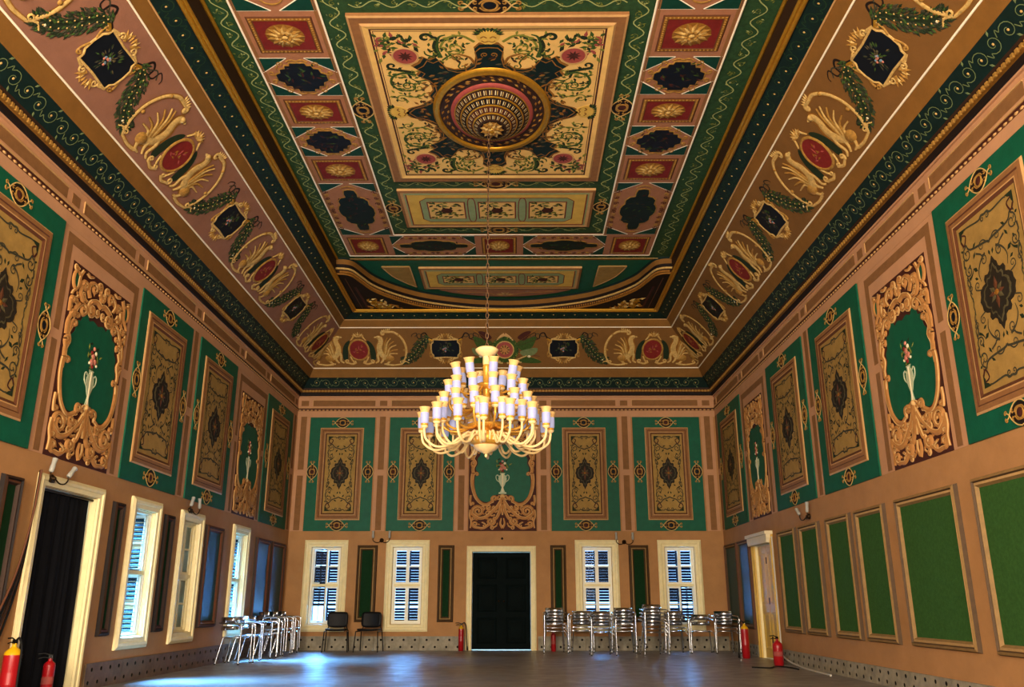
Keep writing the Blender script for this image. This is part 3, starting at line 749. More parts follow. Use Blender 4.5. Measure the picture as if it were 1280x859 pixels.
for a, b in ((8.66, 9.03), (11.17, 11.48), (12.86, 13.2)): felt_panel(wall_left, a, b, .61, 2.30, 'felt_dark', .10, ('frame_dark', 'moulding_brown', 'black_brown'))
for a, b in ((-3.42, -2.95), (-1.55, -1.18), (1.03, 1.39), (2.83, 3.29)): felt_panel(wall_back, a, b, .60, 2.29, 'felt_dark', .115, ('frame_olive', 'frame_olive_dark', 'moulding_brown'))

# ================================================================== windows and doors
def ring_boxes(g, x0, y0, x1, y1, t, w0, w1, m):
    g.rect(x0, y0, x0 + t, y1, w0, w1, m); g.rect(x1 - t, y0, x1, y1, w0, w1, m)
    g.rect(x0 + t, y0, x1 - t, y0 + t, w0, w1, m); g.rect(x0 + t, y1 - t, x1 - t, y1, w0, w1, m)
def casing(g, x0, y0, x1, y1, t, m, bottom=True):
    """moulded casing standing proud of the wall; opening x0..x1,y0..y1"""
    P = [(t, 0., .03), (t * .72, .03, .055), (t * .5, .055, .05), (t * .42, .05, .035), (t * .08, .035, .03), (0, .03, -.02)]
    for (a, wa, wb), (b, wa2, wb2) in zip(P[:-1], P[1:]):
        o = [(x0 - a, y0 - (a if bottom else 0)), (x1 + a, y0 - (a if bottom else 0)), (x1 + a, y1 + a), (x0 - a, y1 + a)]
        i = [(x0 - b, y0 - (b if bottom else 0)), (x1 + b, y0 - (b if bottom else 0)), (x1 + b, y1 + b), (x0 - b, y1 + b)]
        fs = [(k, (k + 1) % 4, 4 + (k + 1) % 4, 4 + k) for k in range(4) if bottom or k != 0]
        g.add([(*p, wb) for p in o] + [(*p, wb2) for p in i], fs, m)
    a = t; o = [(x0 - a, y0 - (a if bottom else 0)), (x1 + a, y0 - (a if bottom else 0)), (x1 + a, y1 + a), (x0 - a, y1 + a)]
    g.add([(*p, -.01) for p in o] + [(*p, .03) for p in o], [(k, (k + 1) % 4, 4 + (k + 1) % 4, 4 + k) for k in range(4) if bottom or k != 0], m)
def sash_leaf(root, x0, y0, x1, y1, rows, M, m='sash_white'):
    """a casement leaf in its own frame: stiles and rails, muntins, one pane per light"""
    g = G(); t = .038; ring_boxes(g, x0, y0, x1, y1, t, -.018, .018, m)
    for r in range(1, rows):
        y = y0 + (y1 - y0) * r / rows; g.rect(x0 + t, y - .014, x1 - t, y + .014, -.014, .014, m)
    lf = g.build('casement', root, M)
    for r in range(rows):
        a = y0 + (y1 - y0) * r / rows + .012; b = y0 + (y1 - y0) * (r + 1) / rows - .012
        g = G(); g.add([(x0 + .03, a, 0), (x1 - .03, a, 0), (x1 - .03, b, 0), (x0 + .03, b, 0)], [(0, 1, 2, 3)], 'window_glass'); g.build('pane', lf)
    return lf
def shutter_leaf(root, x0, y0, x1, y1, M, tilt, m, pitch=.062, open_below=None):
    g = G(); ring_boxes(g, x0, y0, x1, y1, .04, -.02, .02, m); ym = (y0 + y1) / 2
    g.rect(x0 + .04, ym - .03, x1 - .04, ym + .03, -.02, .02, m)
    lf = g.build('shutter', root, M); g = G(); y = y0 + .06; c, s = math.cos(tilt), math.sin(tilt); d = .027; k = 0
    while y < y1 - .05:
        if abs(y - ym) > .04 and not (open_below and open_below[0] < y < open_below[1]):
            # slat tilted about its long axis
            q = [(-d * c, -d * s), (d * c, d * s)]; th = .004
            vs = [(x, y + q[i][1] + j * th, q[i][0]) for x in (x0 + .035, x1 - .035) for i in (0, 1) for j in (-1, 1)]
            g.add(vs, [(0, 1, 3, 2), (4, 6, 7, 5), (0, 2, 6, 4), (1, 5, 7, 3), (0, 4, 5, 1), (2, 3, 7, 6)], m)
        y += pitch; k += 1
    tag(g.build('slats', lf), kind='stuff'); return lf
wn = 0
BLAB = ['white sash window above a black chair in the corner by the side windows, one shutter panel missing',
        'white sash window with half closed louvred shutters, between black chair and dark double door',
        'white sash window behind the first stacks of steel chairs, right after the door',
        'white sash window behind steel chairs next to the corner with the felt panels']
for i, c in enumerate(BWIN):
    wn += 1; root = tag(empty('window_%d' % wn, FB @ T(c, 0, 0)), BLAB[i], 'window', kind='structure')
    g = G(); casing(g, -.335, .56, .335, 2.24, .165, 'casing'); g.build('casing', root)
    g = G(); ring_boxes(g, -.335, .56, .335, 2.24, .035, -.16, -.06, 'sash_white'); g.rect(-.30, 1.375, .30, 1.43, -.16, -.06, 'casing'); g.build('sash_frame', root)
    tl = [(1.15, 1.0, 1.35, 1.05), (1.0, 1.2, 1.08, 1.15), (1.3, 1.1, 1.2, 1.35), (1.35, 1.15, 1.2, 1.1)][i]
    k = 0
    for (y0, y1, rows) in ((1.43, 2.205, 2), (.595, 1.375, 2 if i > 1 else 1)):
        for sx in (-1, 1):
            opened = (i == 0 and sx < 0) or (i == 3 and sx > 0 and y0 < 1)
            if opened:
                M = T(sx * .30, 0, -.10) @ Matrix.Rotation(sx * math.radians(-62), 4, 'Y')
                sash_leaf(root, 0 if sx < 0 else -.29, y0, .29 if sx < 0 else 0, y1, rows, M)
            else:
                sash_leaf(root, min(0, sx * .30), y0, max(0, sx * .30), y1, rows, T(0, 0, -.11))
    for sx in (-1, 1):
        for j, (y0, y1) in enumerate(((.57, 1.39), (1.40, 2.23))):
            ob = (.62, .98) if (i == 0 and sx < 0 and j == 0) else None
            shutter_leaf(root, min(.012 * sx, sx * .325), y0, max(.012 * sx, sx * .325), y1, T(0, 0, -.29), tl[(0 if sx < 0 else 1) + 2 * j], 'shutter_blue', open_below=ob)
LLAB = ['cream cased side window with open casements and teal shutters, next to the curtained doorway',
        'cream cased side window with closed dark shutters below a wall sconce',
        'cream cased side window with open casements behind the row of steel chairs']
for i, c in enumerate(LWIN):
    wn += 1; root = tag(empty('window_%d' % wn, FL @ T(c, 0, 0)), LLAB[i], 'window', kind='structure')
    g = G(); casing(g, -.34, .58, .34, 2.27, .16, 'casing'); g.build('casing', root)
    g = G(); ring_boxes(g, -.34, .58, .34, 2.27, .03, -.14, -.05, 'casing' if i == 1 else 'sash_white'); g.rect(-.31, 1.40, .31, 1.455, -.14, -.05, 'casing'); g.build('sash_frame', root)
    for (y0, y1) in ((1.455, 2.24), (.61, 1.40)):
        for sx in (-1, 1):
            if i == 1: sash_leaf(root, min(0, sx * .31), y0, max(0, sx * .31), y1, 2, T(0, 0, -.10), 'casing')
            else:   # leaves folded outward against the jambs
                M = T(sx * .285, 0, -.06) @ Matrix.Rotation(math.radians(90 - sx * 6), 4, 'Y')
                sash_leaf(root, 0, y0, .30, y1, 2, M)
    for sx in (-1, 1):
        for (y0, y1) in ((.60, 1.41), (1.43, 2.25)):
            if i == 1: shutter_leaf(root, min(.012 * sx, sx * .325), y0, max(.012 * sx, sx * .325), y1, T(0, 0, -.29), 1.25, 'door_dark')
            else:
                M = T(sx * .322, 0, -.08) @ Matrix.Rotation(math.radians(90 - sx * 2), 4, 'Y')
                shutter_leaf(root, 0, y0, .32, y1, M, 1.0, 'shutter_teal')
# ---- end door
door1 = tag(empty('door_1', FB @ T(-.095, 0, 0)), 'tall dark green panelled double door in a cream casing in the end wall', 'door', kind='structure')
g = G(); casing(g, -.665, 0, .665, 2.14, .13, 'casing', False); g.build('casing', door1)
for sx in (-1, 1):
    g = G(); a, b = min(0, .662 * sx), max(0, .662 * sx); g.rect(a, .018, b, 2.13, -.14, -.09, 'door_dark')
    lf = g.build('door_leaf', door1)
    for (y0, y1) in ((.14, .70), (.82, 1.42), (1.54, 2.02)):
        g = G(); cx, cy = (a + b) / 2, (y0 + y1) / 2; Wd, H = .46, y1 - y0
        rect_ring(g, Wd, H, 0, .03, -.09, -.07, 'door_dark'); rect_ring(g, Wd, H, .03, .06, -.07, -.085, 'door_dark'); rect_ring(g, Wd, H, .06, .12, -.085, -.072, 'door_dark')
        g.rect(-Wd / 2 + .12, -H / 2 + .12, Wd / 2 - .12, H / 2 - .12, -.09, -.072, 'door_dark'); g.build('door_panel', lf, T(cx, cy, 0))
    g = G(); g.dome(sx * .06, 1.05, .025, .025, -.09, .05, 'brass_dark', 10, 3); g.build('door_knob', lf)
# ---- side doorway with black curtain
door2 = tag(empty('door_2', FL @ T(10.105, 0, 0)), 'cream cased side doorway closed off by a black curtain', 'doorway', kind='structure')
g = G(); casing(g, -.635, 0, .635, 2.27, .135, 'casing', False); g.build('casing', door2)
g = G(); n = 60; vs = []; fs = []
for i in range(n + 1):
    u = -.63 + 1.26 * i / n; w = -.085 + .022 * math.sin(u * 26) + .015 * math.sin(u * 57 + 1)
    vs += [(u, .02, w), (u, 1.2, w), (u, 2.26, w * .5 - .045)]
for i in range(n):
    for j in (0, 1): fs.append((i * 3 + j, i * 3 + 3 + j, i * 3 + 4 + j, i * 3 + 1 + j))
g.add(vs, fs, 'curtain_black', True); g.build('curtain', door2)
g = G(); g.tube([(-.63, 2.25, -.05), (.63, 2.25, -.05)], .014, 'brass_dark'); g.build('curtain_rail', door2)
# ---- yellow door in the right wall
door3 = tag(empty('door_3', FR @ T(-16.86, 0, 0)), 'narrow yellow painted double door with white header in the felt panelled wall', 'door', kind='structure')
g = G(); casing(g, -.56, 0, .56, 2.1, .15, 'door_yellow', False); g.build('casing', door3)
g = G(); g.slab([(-.62, 2.10), (.66, 2.10), (.69, 2.19), (.69, 2.31), (-.69, 2.31), (-.69, 2.19)], -.02, .12, 'cream'); g.rect(-.72, 2.25, .72, 2.31, .0, .15, 'cream'); g.build('header', door3)
for a, b in ((-.55, -.01), (.01, .55)):
    g = G(); g.rect(a, .012, b, 2.09, -.10, -.05, 'door_yellow'); lf = g.build('door_leaf', door3)
    for y0, y1 in ((.16, .85), (1.0, 1.95)):
        g = G(); Wd, H = .40, y1 - y0; rect_ring(g, Wd, H, 0, .03, -.05, -.035, 'door_yellow'); rect_ring(g, Wd, H, .03, .06, -.035, -.05, 'door_yellow'); g.build('door_panel', lf, T((a + b) / 2, (y0 + y1) / 2, 0))
g = G()
for y in (.35, 1.05, 1.8): g.tube([(0, y - .06, -.045), (0, y + .06, -.045)], .014, 'brass_dark', 6)
g.build('hinges', door3)

for i, c in enumerate(ADDED_WIN):  # windows made up out of view to carry the warm light
    wn += 1; root = tag(empty('window_%d' % wn, FF @ T(-c, 0, 0)), 'tall cream window in the near end wall, ' + ('first from the felt panelled wall', 'in the middle of three', 'first from the windowed wall')[2 - i], 'window', kind='structure')
    g = G(); casing(g, -.85, 1.2, .85, 5.4, .2, 'casing'); g.build('casing', root)
    g = G(); g.rect(-.02, 1.2, .02, 5.4, -.10, -.06, 'sash_white')
    for y in (2.3, 3.4, 4.4): g.rect(-.85, y - .02, .85, y + .02, -.10, -.06, 'sash_white')
    g.build('sash_bars', root)

# ================================================================== painted ceiling
FC = frame((0, 0, ZC), (1, 0, 0), (0, -1, 0))         # u = x, v = -y, w = down
def cel(x, y, w=0.): return FC @ T(x, -y, w)
def rosette_flower(g, rx, ry, z, seed=1):
    g.dome(0, 0, rx, ry, z, .018, 'gold_dark', 22, 2)
    for ring, (k, n, m) in enumerate(((1.02, 13, 'gold_paint'), (.74, 10, 'gold_light'), (.46, 7, 'gold_paint'))):
        for i in range(n):
            t = 2 * PI * (i + .5 * ring) / n; g.leaf(rx * .12 * math.cos(t), ry * .12 * math.sin(t), math.atan2(ry * math.sin(t), rx * math.cos(t)), math.hypot(rx * k * math.cos(t), ry * k * math.sin(t)) * .9, .115 * (rx / .25), m, z + .012 + ring * .006, .022)
    g.dome(0, 0, rx * .16, ry * .16, z + .03, .02, 'gold_light', 10, 2)
def red_panel(x0, y0, x1, y1, fy=1.):
    Wd, H = x1 - x0, y1 - y0; g = G(); g.rect(-Wd / 2, -H / 2, Wd / 2, H / 2, .01, .035, 'panel_pink')
    root = g.build('rosette_panel', ceiling, cel((x0 + x1) / 2, (y0 + y1) / 2)); fw, fh = Wd * .78, H * .82
    g = G(); rect_ring(g, fw, fh, 0, .02, .035, .045, 'frame_dark'); rect_ring(g, fw, fh, .02, .065, .045, .05, 'gold_dark'); rect_ring(g, fw, fh, .065, .08, .05, .04, 'frame_dark')
    n = 16
    for i in range(n):
        for s in (-1, 1):
            g.dome(-fw / 2 + .04 + (fw - .08) * i / (n - 1), s * (fh / 2 - .042), .016, .016, .047, .01, 'gold_paint', 6, 2)
            g.dome(s * (fw / 2 - .042), -fh / 2 + .04 + (fh - .08) * i / (n - 1), .016, .016, .047, .01, 'gold_paint', 6, 2)
    g.build('beaded_frame', root)
    g = G(); g.rect(-fw / 2 + .07, -fh / 2 + .07, fw / 2 - .07, fh / 2 - .07, .035, .042, 'red'); g.build('red_field', root)
    g = G(); rosette_flower(g, fw * .30, fh * .31 * fy, .042); g.build('gilt_rosette', root); return root
STEP = [(0, 1), (.30, 1), (.34, .82), (.52, .84), (.56, .62), (.76, .60), (.80, .34), (1, .22), (1, 0)]
WAVY = [(0, 1), (.28, .97), (.36, .80), (.34, .66), (.62, .62), (.82, .48), (.80, .30), (.92, .22), (1, .10), (1, 0)]
def cart_panel(x0, y0, x1, y1, rot=False, big=False):
    Wd, H = x1 - x0, y1 - y0; g = G(); g.rect(-Wd / 2, -H / 2, Wd / 2, H / 2, .01, .035, 'panel_pink')
    root = g.build('cartouche_panel', ceiling, cel((x0 + x1) / 2, (y0 + y1) / 2))
    cx, cy = (Wd * .36, H * .34) if not big else ((Wd * .42, H * .16) if H > Wd else (Wd * .16, H * .42))
    for sx in (-1, 1):
        for sy in (-1, 1):
            g = G(); a, b = sx * (Wd / 2 - .03), sy * (H / 2 - .03)
            tri = [(a, b), (a - sx * cx, b), (a, b - sy * cy)]; g.slab(tri, .035, .039, 'green_mid'); g.ribbon([tri[1], tri[2]], .02, 'white_line', .037, .004); g.ribbon([tri[0], tri[1]], .014, 'white_line', .037, .003)
            g.build('green_corner', root)
    q = WAVY if big else STEP; rx, ry = (Wd * .33, H * .36) if not big else ((Wd * .31, H * .385) if H > Wd else (Wd * .40, H * .27))
    if big and Wd > H: q = [(y, x) for x, y in reversed(WAVY)]; q = [(x, y) for x, y in q]
    g = G(); out = quad_sym([(x * rx, y * ry) for x, y in q]); g.slab(out, .035, .044, 'green_dark' if big else 'navy')
    rr = random.Random(int(x0 * 100 + y0 * 37))
    for i in range(26):
        x, y = (rr.random() * 2 - 1) * rx * .75, (rr.random() * 2 - 1) * ry * .75
        g.leaf(x, y, rr.random() * 6.28, .11, .035, rr.choice(['leaf_dark', 'moulding_brown', 'leaf_green', 'maroon_dark']), .0445, .004)
    fd = g.build('dark_field', root)
    g = G(); g.ribbon(out, .035, 'gold_paint', .036, .014, closed=True)
    S = lambda p, w0, w1, m='gold_paint': [g.ribbon([(sx * x, sy * y) for x, y in p], w0, m, .036, .012, taper=(w0, w1)) for sx in (-1, 1) for sy in (-1, 1)]
    if not big:
        S(spiral(rx * 1.12, ry * .30, .055, 200, 1.2, 1, 12), .026, .014); S(vol([(rx * .9, ry * .55), (rx * .8, ry * .78)], rx * .66, ry * .92, .05, -40, 1.2, 1, 12), .026, .014)
        S(cat([(0, ry * 1.08), (rx * .2, ry * 1.18), (rx * .42, ry * 1.05)], 4), .03, .014)
    else:
        n = 7
        for i in range(n):
            t = (i + .5) / n
            if H > Wd: S(spiral(Wd * .41 - .06 * abs(math.sin(t * PI * 2)) * 0, t * ry * .95, .05, 90 * i, 1.3, 1 if i % 2 else -1, 12), .022, .01, 'gold_paint' if i % 2 else 'frame_dark')
            else: S(spiral(t * rx * .95, H * .37, .045, 90 * i, 1.3, 1 if i % 2 else -1, 12), .022, .01, 'gold_paint' if i % 2 else 'frame_dark')
        if H > Wd: S(cat([(0, ry * 1.13), (.08, ry * 1.10), (.14, ry * 1.02)], 4), .04, .012)
        else: S(cat([(rx * 1.13, 0), (rx * 1.10, .05), (rx * 1.03, .09)], 4), .04, .012)
    g.build('gilt_scrolls', root); return root
XL0, XL1, XR0, XR1 = -3.17, -2.12, 1.95, 3.00
for x0, x1 in ((XL0, XL1), (XR0, XR1)):
    red_panel(x0, 10.36, x1, 11.13); cart_panel(x0, 11.13, x1, 12.05); cart_panel(x0, 9.45, x1, 10.36)
    red_panel(x0, 12.05, x1, 12.92); red_panel(x0, 8.58, x1, 9.45); cart_panel(x0, 12.92, x1, 15.08, big=True); cart_panel(x0, 6.42, x1, 8.58, big=True)
red_panel(XL0, 15.08, -2.25, 16.08); cart_panel(-2.25, 15.08, -.53, 16.08, big=True); red_panel(-.53, 15.08, .37, 16.08); cart_panel(.37, 15.08, 2.06, 16.08, big=True); red_panel(2.06, 15.08, XR1, 16.08)
# white lines framing the columns
def cline(pts, w=.026, m='white_line', name='white_bead', z=.036):
    g = G(); g.ribbon([(x, -y) for x, y in pts], w, m, z, .012); o = g.build(name, ceiling); o.matrix_basis = FC; return o
for pts in ([(XL0, 6.4), (XL0, 16.08)], [(XR1, 6.4), (XR1, 16.08)], [(XL1, 6.4), (XL1, 15.06)], [(XR0, 6.4), (XR0, 15.06)], [(XL1, 15.06), (XR0, 15.06)], [(XL0, 16.09), (XR1, 16.09)]): cline(pts)
for x in (XL0 + .045, XL1 - .045, XR0 + .045, XR1 - .045): cline([(x, 6.4), (x, 15.06)], .07, 'frame_brown', 'brown_fillet', .030)
# vine borders
g = G()
for a, b in ((-3.47, XL0), (XR1, 3.47)): g.rect(a, -16.09, b, -6.0, 0, .006, 'green_vine')
g.rect(XL1, -15.06, XR0, -6.0, 0, .006, 'green_vine'); g.rect(-3.47, -16.28, 3.47, -16.09, 0, .006, 'green_vine')
vb = g.build('vine_border', ceiling); vb.matrix_basis = FC
def vine(x0, y0, x1, y1, amp, p=.42):
    L = math.hypot(x1 - x0, y1 - y0); n = int(L / p * 10); dx, dy = (x1 - x0) / L, (y1 - y0) / L; g = G(); pts = []
    for i in range(n + 1):
        t = L * i / n; s = amp * math.sin(2 * PI * t / p); pts.append((x0 + dx * t - dy * s, -(y0 + dy * t + dx * s)))
    g.ribbon(pts, .016, 'vine_line', .008, .003, flat=True)
    k = int(L / p * 2); rr = random.Random(int(x0 * 50 + y0 * 11))
    for i in range(k):
        t = L * (i + .5) / k; side = -1 if i % 2 else 1; cx, cy = x0 + dx * t - dy * side * -amp * .35, -(y0 + dy * t + dx * side * -amp * .35)
        g.ribbon(spiral(cx, cy, amp * .62, rr.random() * 360, 1.1, side, 10), .008, 'leaf_olive', .008, .002, flat=True)
        for j in range(4): g.leaf(cx + rr.gauss(0, amp * .5), cy + rr.gauss(0, amp * .5), rr.random() * 6.28, .05, .022, rr.choice(['vine_line', 'leaf_olive', 'scroll_green']), .008, .003)
    o = g.build('painted_vine', vb); return o
vine(-3.32, 6.2, -3.32, 16.1, .075); vine(3.24, 6.2, 3.24, 16.1, .075); vine(-3.1, 16.19, 3.0, 16.19, .05)
vine(-1.965, 6.2, -1.965, 15.0, .08); vine(1.80, 6.2, 1.80, 15.0, .08)
for y in (13.03, 14.88, 8.47): vine(-1.75, y, 1.6, y, .06)
XM = -.085
# ---- big centre panel
g = G(); g.rect(-1.73, -2.12, 1.73, 2.12, .005, .05, 'frame_brown'); main = g.build('centre_panel', ceiling, cel(XM, YC))
g = G(); rect_ring(g, 3.46, 4.24, 0, .03, .05, .06, 'frame_light'); rect_ring(g, 3.46, 4.24, .03, .14, .06, .055, 'frame_brown'); rect_ring(g, 3.46, 4.24, .14, .17, .055, .075, 'frame_light'); rect_ring(g, 3.46, 4.24, .17, .24, .075, .06, 'field_cream'); rect_ring(g, 3.46, 4.24, .24, .265, .06, .056, 'maroon_dark'); g.build('frame', main)
g = G(); g.rect(-1.48, -1.87, 1.48, 1.87, .04, .056, 'field_cream'); rect_ring(g, 2.90, 3.68, 0, .012, .0575, .0575, 'frame_dark'); g.build('field', main)
zf = .057; E = 1.27
star = [(0, 1.58), (.12, 1.57), (.19, 1.48), (.17, 1.32), (.20, 1.16), (.32, 1.05), (.46, 1.03), (.58, 1.08), (.64, 1.2), (.70, 1.30), (.78, 1.24), (.86, 1.30), (.92, 1.18), (1.02, 1.10), (.92, 1.0), (.98, .9), (.88, .84), (.80, .72), (.79, .56), (.86, .44), (.82, .34), (.98, .20), (1.16, .12), (1.26, 0)]
g = G(); out = quad_sym(star); g.slab([(x * 1.03, y * 1.025) for x, y in out], zf, zf + .003, 'gold_dark'); g.slab(out, zf + .002, zf + .006, 'green_dark')
for sx in (-1, 1):
    for sy in (-1, 1):
        g.ribbon([(sx * x * .955, sy * y * .955) for x, y in star], .018, 'gold_dark', zf + .006, .004)
        rr = random.Random(9)
        for i in range(60):
            t = rr.random() * PI / 2; r = .86 + rr.random() * .22; g.leaf(sx * r * math.cos(t), sy * r * E * .95 * math.sin(t), rr.random() * 6.28, .10, .045, rr.choice(['gold_dark', 'moulding_brown', 'medallion_mid']), zf + .0065, .004)
        g.ribbon([(sx * x, sy * y) for x, y in spiral(.06, 1.36, .05, -60, 1.3, 1, 12)], .016, 'gold_dark', zf + .006, .006)
g.build('dark_surround', main)
g = G()
def S4(p, w0, w1, m): 
    for sx in (-1, 1):
        for sy in (-1, 1): g.ribbon([(sx * x, sy * y) for x, y in p], w0, m, zf, .005, taper=(w0 * 1.4, w1 * 1.4))
def L4(x, y, an, L, wd, m):
    for sx in (-1, 1):
        for sy in (-1, 1):
            a = an if sx > 0 else PI - an; a = a if sy > 0 else -a; g.leaf(sx * x, sy * y, a, L * 1.25, wd * 1.35, m, zf, .005)
S4(vol([(.18, 1.62), (.34, 1.74), (.52, 1.70), (.62, 1.52)], .44, 1.48, .13, 10, 1.6, -1), .03, .012, 'leaf_olive')
S4(vol([(.66, 1.36), (.70, 1.52), (.66, 1.68)], .80, 1.70, .09, 170, .9, -1), .045, .03, 'leaf_dark')
S4(cat([(.64, 1.30), (.67, 1.46), (.66, 1.60), (.62, 1.72), (.54, 1.76)], 4), .05, .015, 'leaf_green')
S4(vol([(.20, 1.18), (.26, 1.30), (.38, 1.36)], .42, 1.30, .075, 80, 1.4, -1), .03, .012, 'gold_dark')
S4(vol([(.62, 1.24), (.50, 1.34), (.40, 1.20)], .36, 1.10, .06, 40, 1.1, -1), .02, .01, 'leaf_green')
S4(vol([(1.34, 1.06), (1.20, 1.02), (1.02, .98)], 1.30, 1.12, .07, -60, .9, 1), .04, .02, 'leaf_dark')
S4(vol([(1.0, .92), (1.16, .96), (1.32, .88), (1.36, .70), (1.26, .56)], 1.14, .66, .12, -60, 1.6, -1), .032, .012, 'leaf_green')
S4(vol([(.86, .66), (.96, .74)], 1.0, .62, .08, 60, 1.3, -1), .025, .012, 'leaf_olive')
S4(vol([(.92, .50), (1.0, .42), (1.14, .40)], 1.26, .36, .09, 140, 1.5, -1), .024, .010, 'leaf_olive')
S4(cat([(.80, .72), (.86, .80), (1.0, .78), (1.10, .86)], 4), .03, .01, 'leaf_green')
S4(cat([(.88, 1.30), (.98, 1.28), (1.06, 1.22)], 4), .03, .01, 'leaf_dark'); S4(cat([(.70, 1.30), (.82, 1.36), (.84, 1.44)], 4), .03, .01, 'leaf_green')
rr = random.Random(21)
for i in range(96):
    t = rr.random(); x = .95 + rr.random() * .48; y = 1.28 + rr.random() * .48
    if math.hypot((x - 1.09), (y - 1.33)) < .22: continue
    L4(x, y, rr.random() * 6.28, .075 + .04 * rr.random(), .04, rr.choice(['leaf_green', 'leaf_dark', 'leaf_olive', 'leaf_green', 'pink_red']))
for i in range(74):
    x = .30 + rr.random() * .5; y = 1.22 + rr.random() * .55; L4(x, y, rr.random() * 6.28, .07, .03, rr.choice(['leaf_green', 'leaf_olive', 'leaf_dark']))
for i in range(74):
    x = .92 + rr.random() * .45; y = .32 + rr.random() * .75; L4(x, y, rr.random() * 6.28, .07, .03, rr.choice(['leaf_green', 'leaf_olive', 'leaf_dark']))
g.build('painted_scrollwork', main)
for sx in (-1, 1):
    for sy in (-1, 1):
        g = G(); g.ring(0, 0, .165, .165, .035, zf, .012, 'frame_light', 24); g.slab(oval(0, 0, .155, .155), zf, zf + .005, 'pink_red')
        for i in range(9): t = i * 2 * PI / 9; g.leaf(0, 0, t, .11, .035, 'maroon_dark', zf + .0055, .004)
        g.build('red_medallion', main, T(sx * 1.10, sy * 1.33))
for (x, y, rot) in ((0, 1.70, 0), (0, -1.66, PI), (-1.34, .02, PI / 2), (1.34, .02, -PI / 2)):
    g = G(); g.slab(cat([(0, -.14), (.10, -.08), (.15, .02), (.12, .12), (0, .15), (-.12, .12), (-.15, .02), (-.10, -.08)], 3, True), zf, zf + .006, 'field_yellow')
    for i in range(11): t = PI * (i / 10) ; g.leaf(.10 * math.cos(t), .08 + .04 * math.sin(t), t, .11, .05, 'leaf_green' if i % 2 else 'leaf_dark', zf + .006, .006)
    for s in (-1, 1): g.ribbon(cat([(s * .02, .0), (s * .06, .03), (s * .10, .0)], 3), .02, 'gold_dark', zf + .006, .004); g.ribbon(cat([(0, -.06), (s * .05, -.08), (s * .09, -.05)], 3), .018, 'gold_dark', zf + .006, .004)
    g.build('painted_mask', main, T(x, y) @ Rz(rot))
# ---- projecting rosette (hanging boss) round the chandelier hook
ros = empty('ceiling_rosette', T(0, 0, .057) @ Matrix.Diagonal((1, E, 1, 1)), main)
def lat(name, prof, m, n=56):
    g = G(); g.lathe(prof, m, n); return g.build(name, ros)
lat('gold_ring', [(.86, 0), (.845, .03), (.82, .045), (.80, .035), (.785, .05), (.765, .045), (.755, .012)], 'gold')
lat('dark_ring', [(.76, .012), (.60, .02)], 'moulding_brown')
g = G(); rr = random.Random(2)
for i in range(72):
    t = 2 * PI * i / 72; r = .675 + .03 * math.sin(i * 2.4); g.leaf(r * math.cos(t), r * math.sin(t), t + (1.2 if i % 2 else -1.9), .085, .04, 'gold_dark' if i % 3 else 'gold_paint', .017, .012)
g.build('gilt_leaves', ros)
lat('pink_ring', [(.60, .02), (.592, .04), (.57, .05), (.54, .05)], 'pink_red')
stp = [(.54, .05, .47, .11), (.45, .12, .38, .17), (.36, .18, .29, .225), (.27, .235, .20, .275)]
for j, (r0, z0, r1, z1) in enumerate(stp):
    lat('stepped_ring', [(r0, z0), (r0 * .97, z0 + .01), (r1 + .01, z1 - .01), (r1, z1), (r1 - .02, z1 + (.01))], ['moulding_brown', 'black_brown', 'maroon_dark', 'moulding_brown'][j])
    lat('gold_ring', [(r0 + .012, z0 - .006), (r0, z0 + .012), (r0 - .012, z0)], 'gold')
    g = G(); n = 40 - j * 6
    for i in range(n):
        t = 2 * PI * i / n; rm, zm = (r0 + r1) / 2, (z0 + z1) / 2; dr = (r0 - r1) * .30; dz = (z1 - z0) * .30
        for s in (-1, 1):
            t2 = t + s * .22 * PI / n * 1.6; hw = .30 * PI / n * rm
            c, sn = math.cos(t2), math.sin(t2); vs = []
            for rr_, zz in ((rm + dr, zm - dz), (rm - dr, zm + dz)):
                for k in (-1, 1): vs.append((rr_ * c - sn * hw * k * .42, rr_ * sn + c * hw * k * .42, zz + .014))
            g.add(vs, [(0, 1, 3, 2)], 'cream' if s > 0 else 'gold_light')
    tag(g.build('dentil_row', ros), kind='stuff')
lat('boss_ground', [(.20, .27), (.17, .275), (.02, .30)], 'black_brown')
g = G()
for ring, (r, n, L) in enumerate(((.06, 11, .15), (.04, 8, .11), (.02, 6, .07))):
    for i in range(n): t = 2 * PI * (i + .5 * ring) / n; g.leaf(r * math.cos(t), r * math.sin(t), t, L * .8, .075, 'gold_light' if i % 2 else 'gold_paint', .292 + ring * .016, .016)
g.dome(0, 0, .165, .165, .262, .045, 'gold_dark', 20, 3); g.dome(0, 0, .05, .05, .30, .04, 'gold', 12, 3); g.build('gilt_boss', ros)
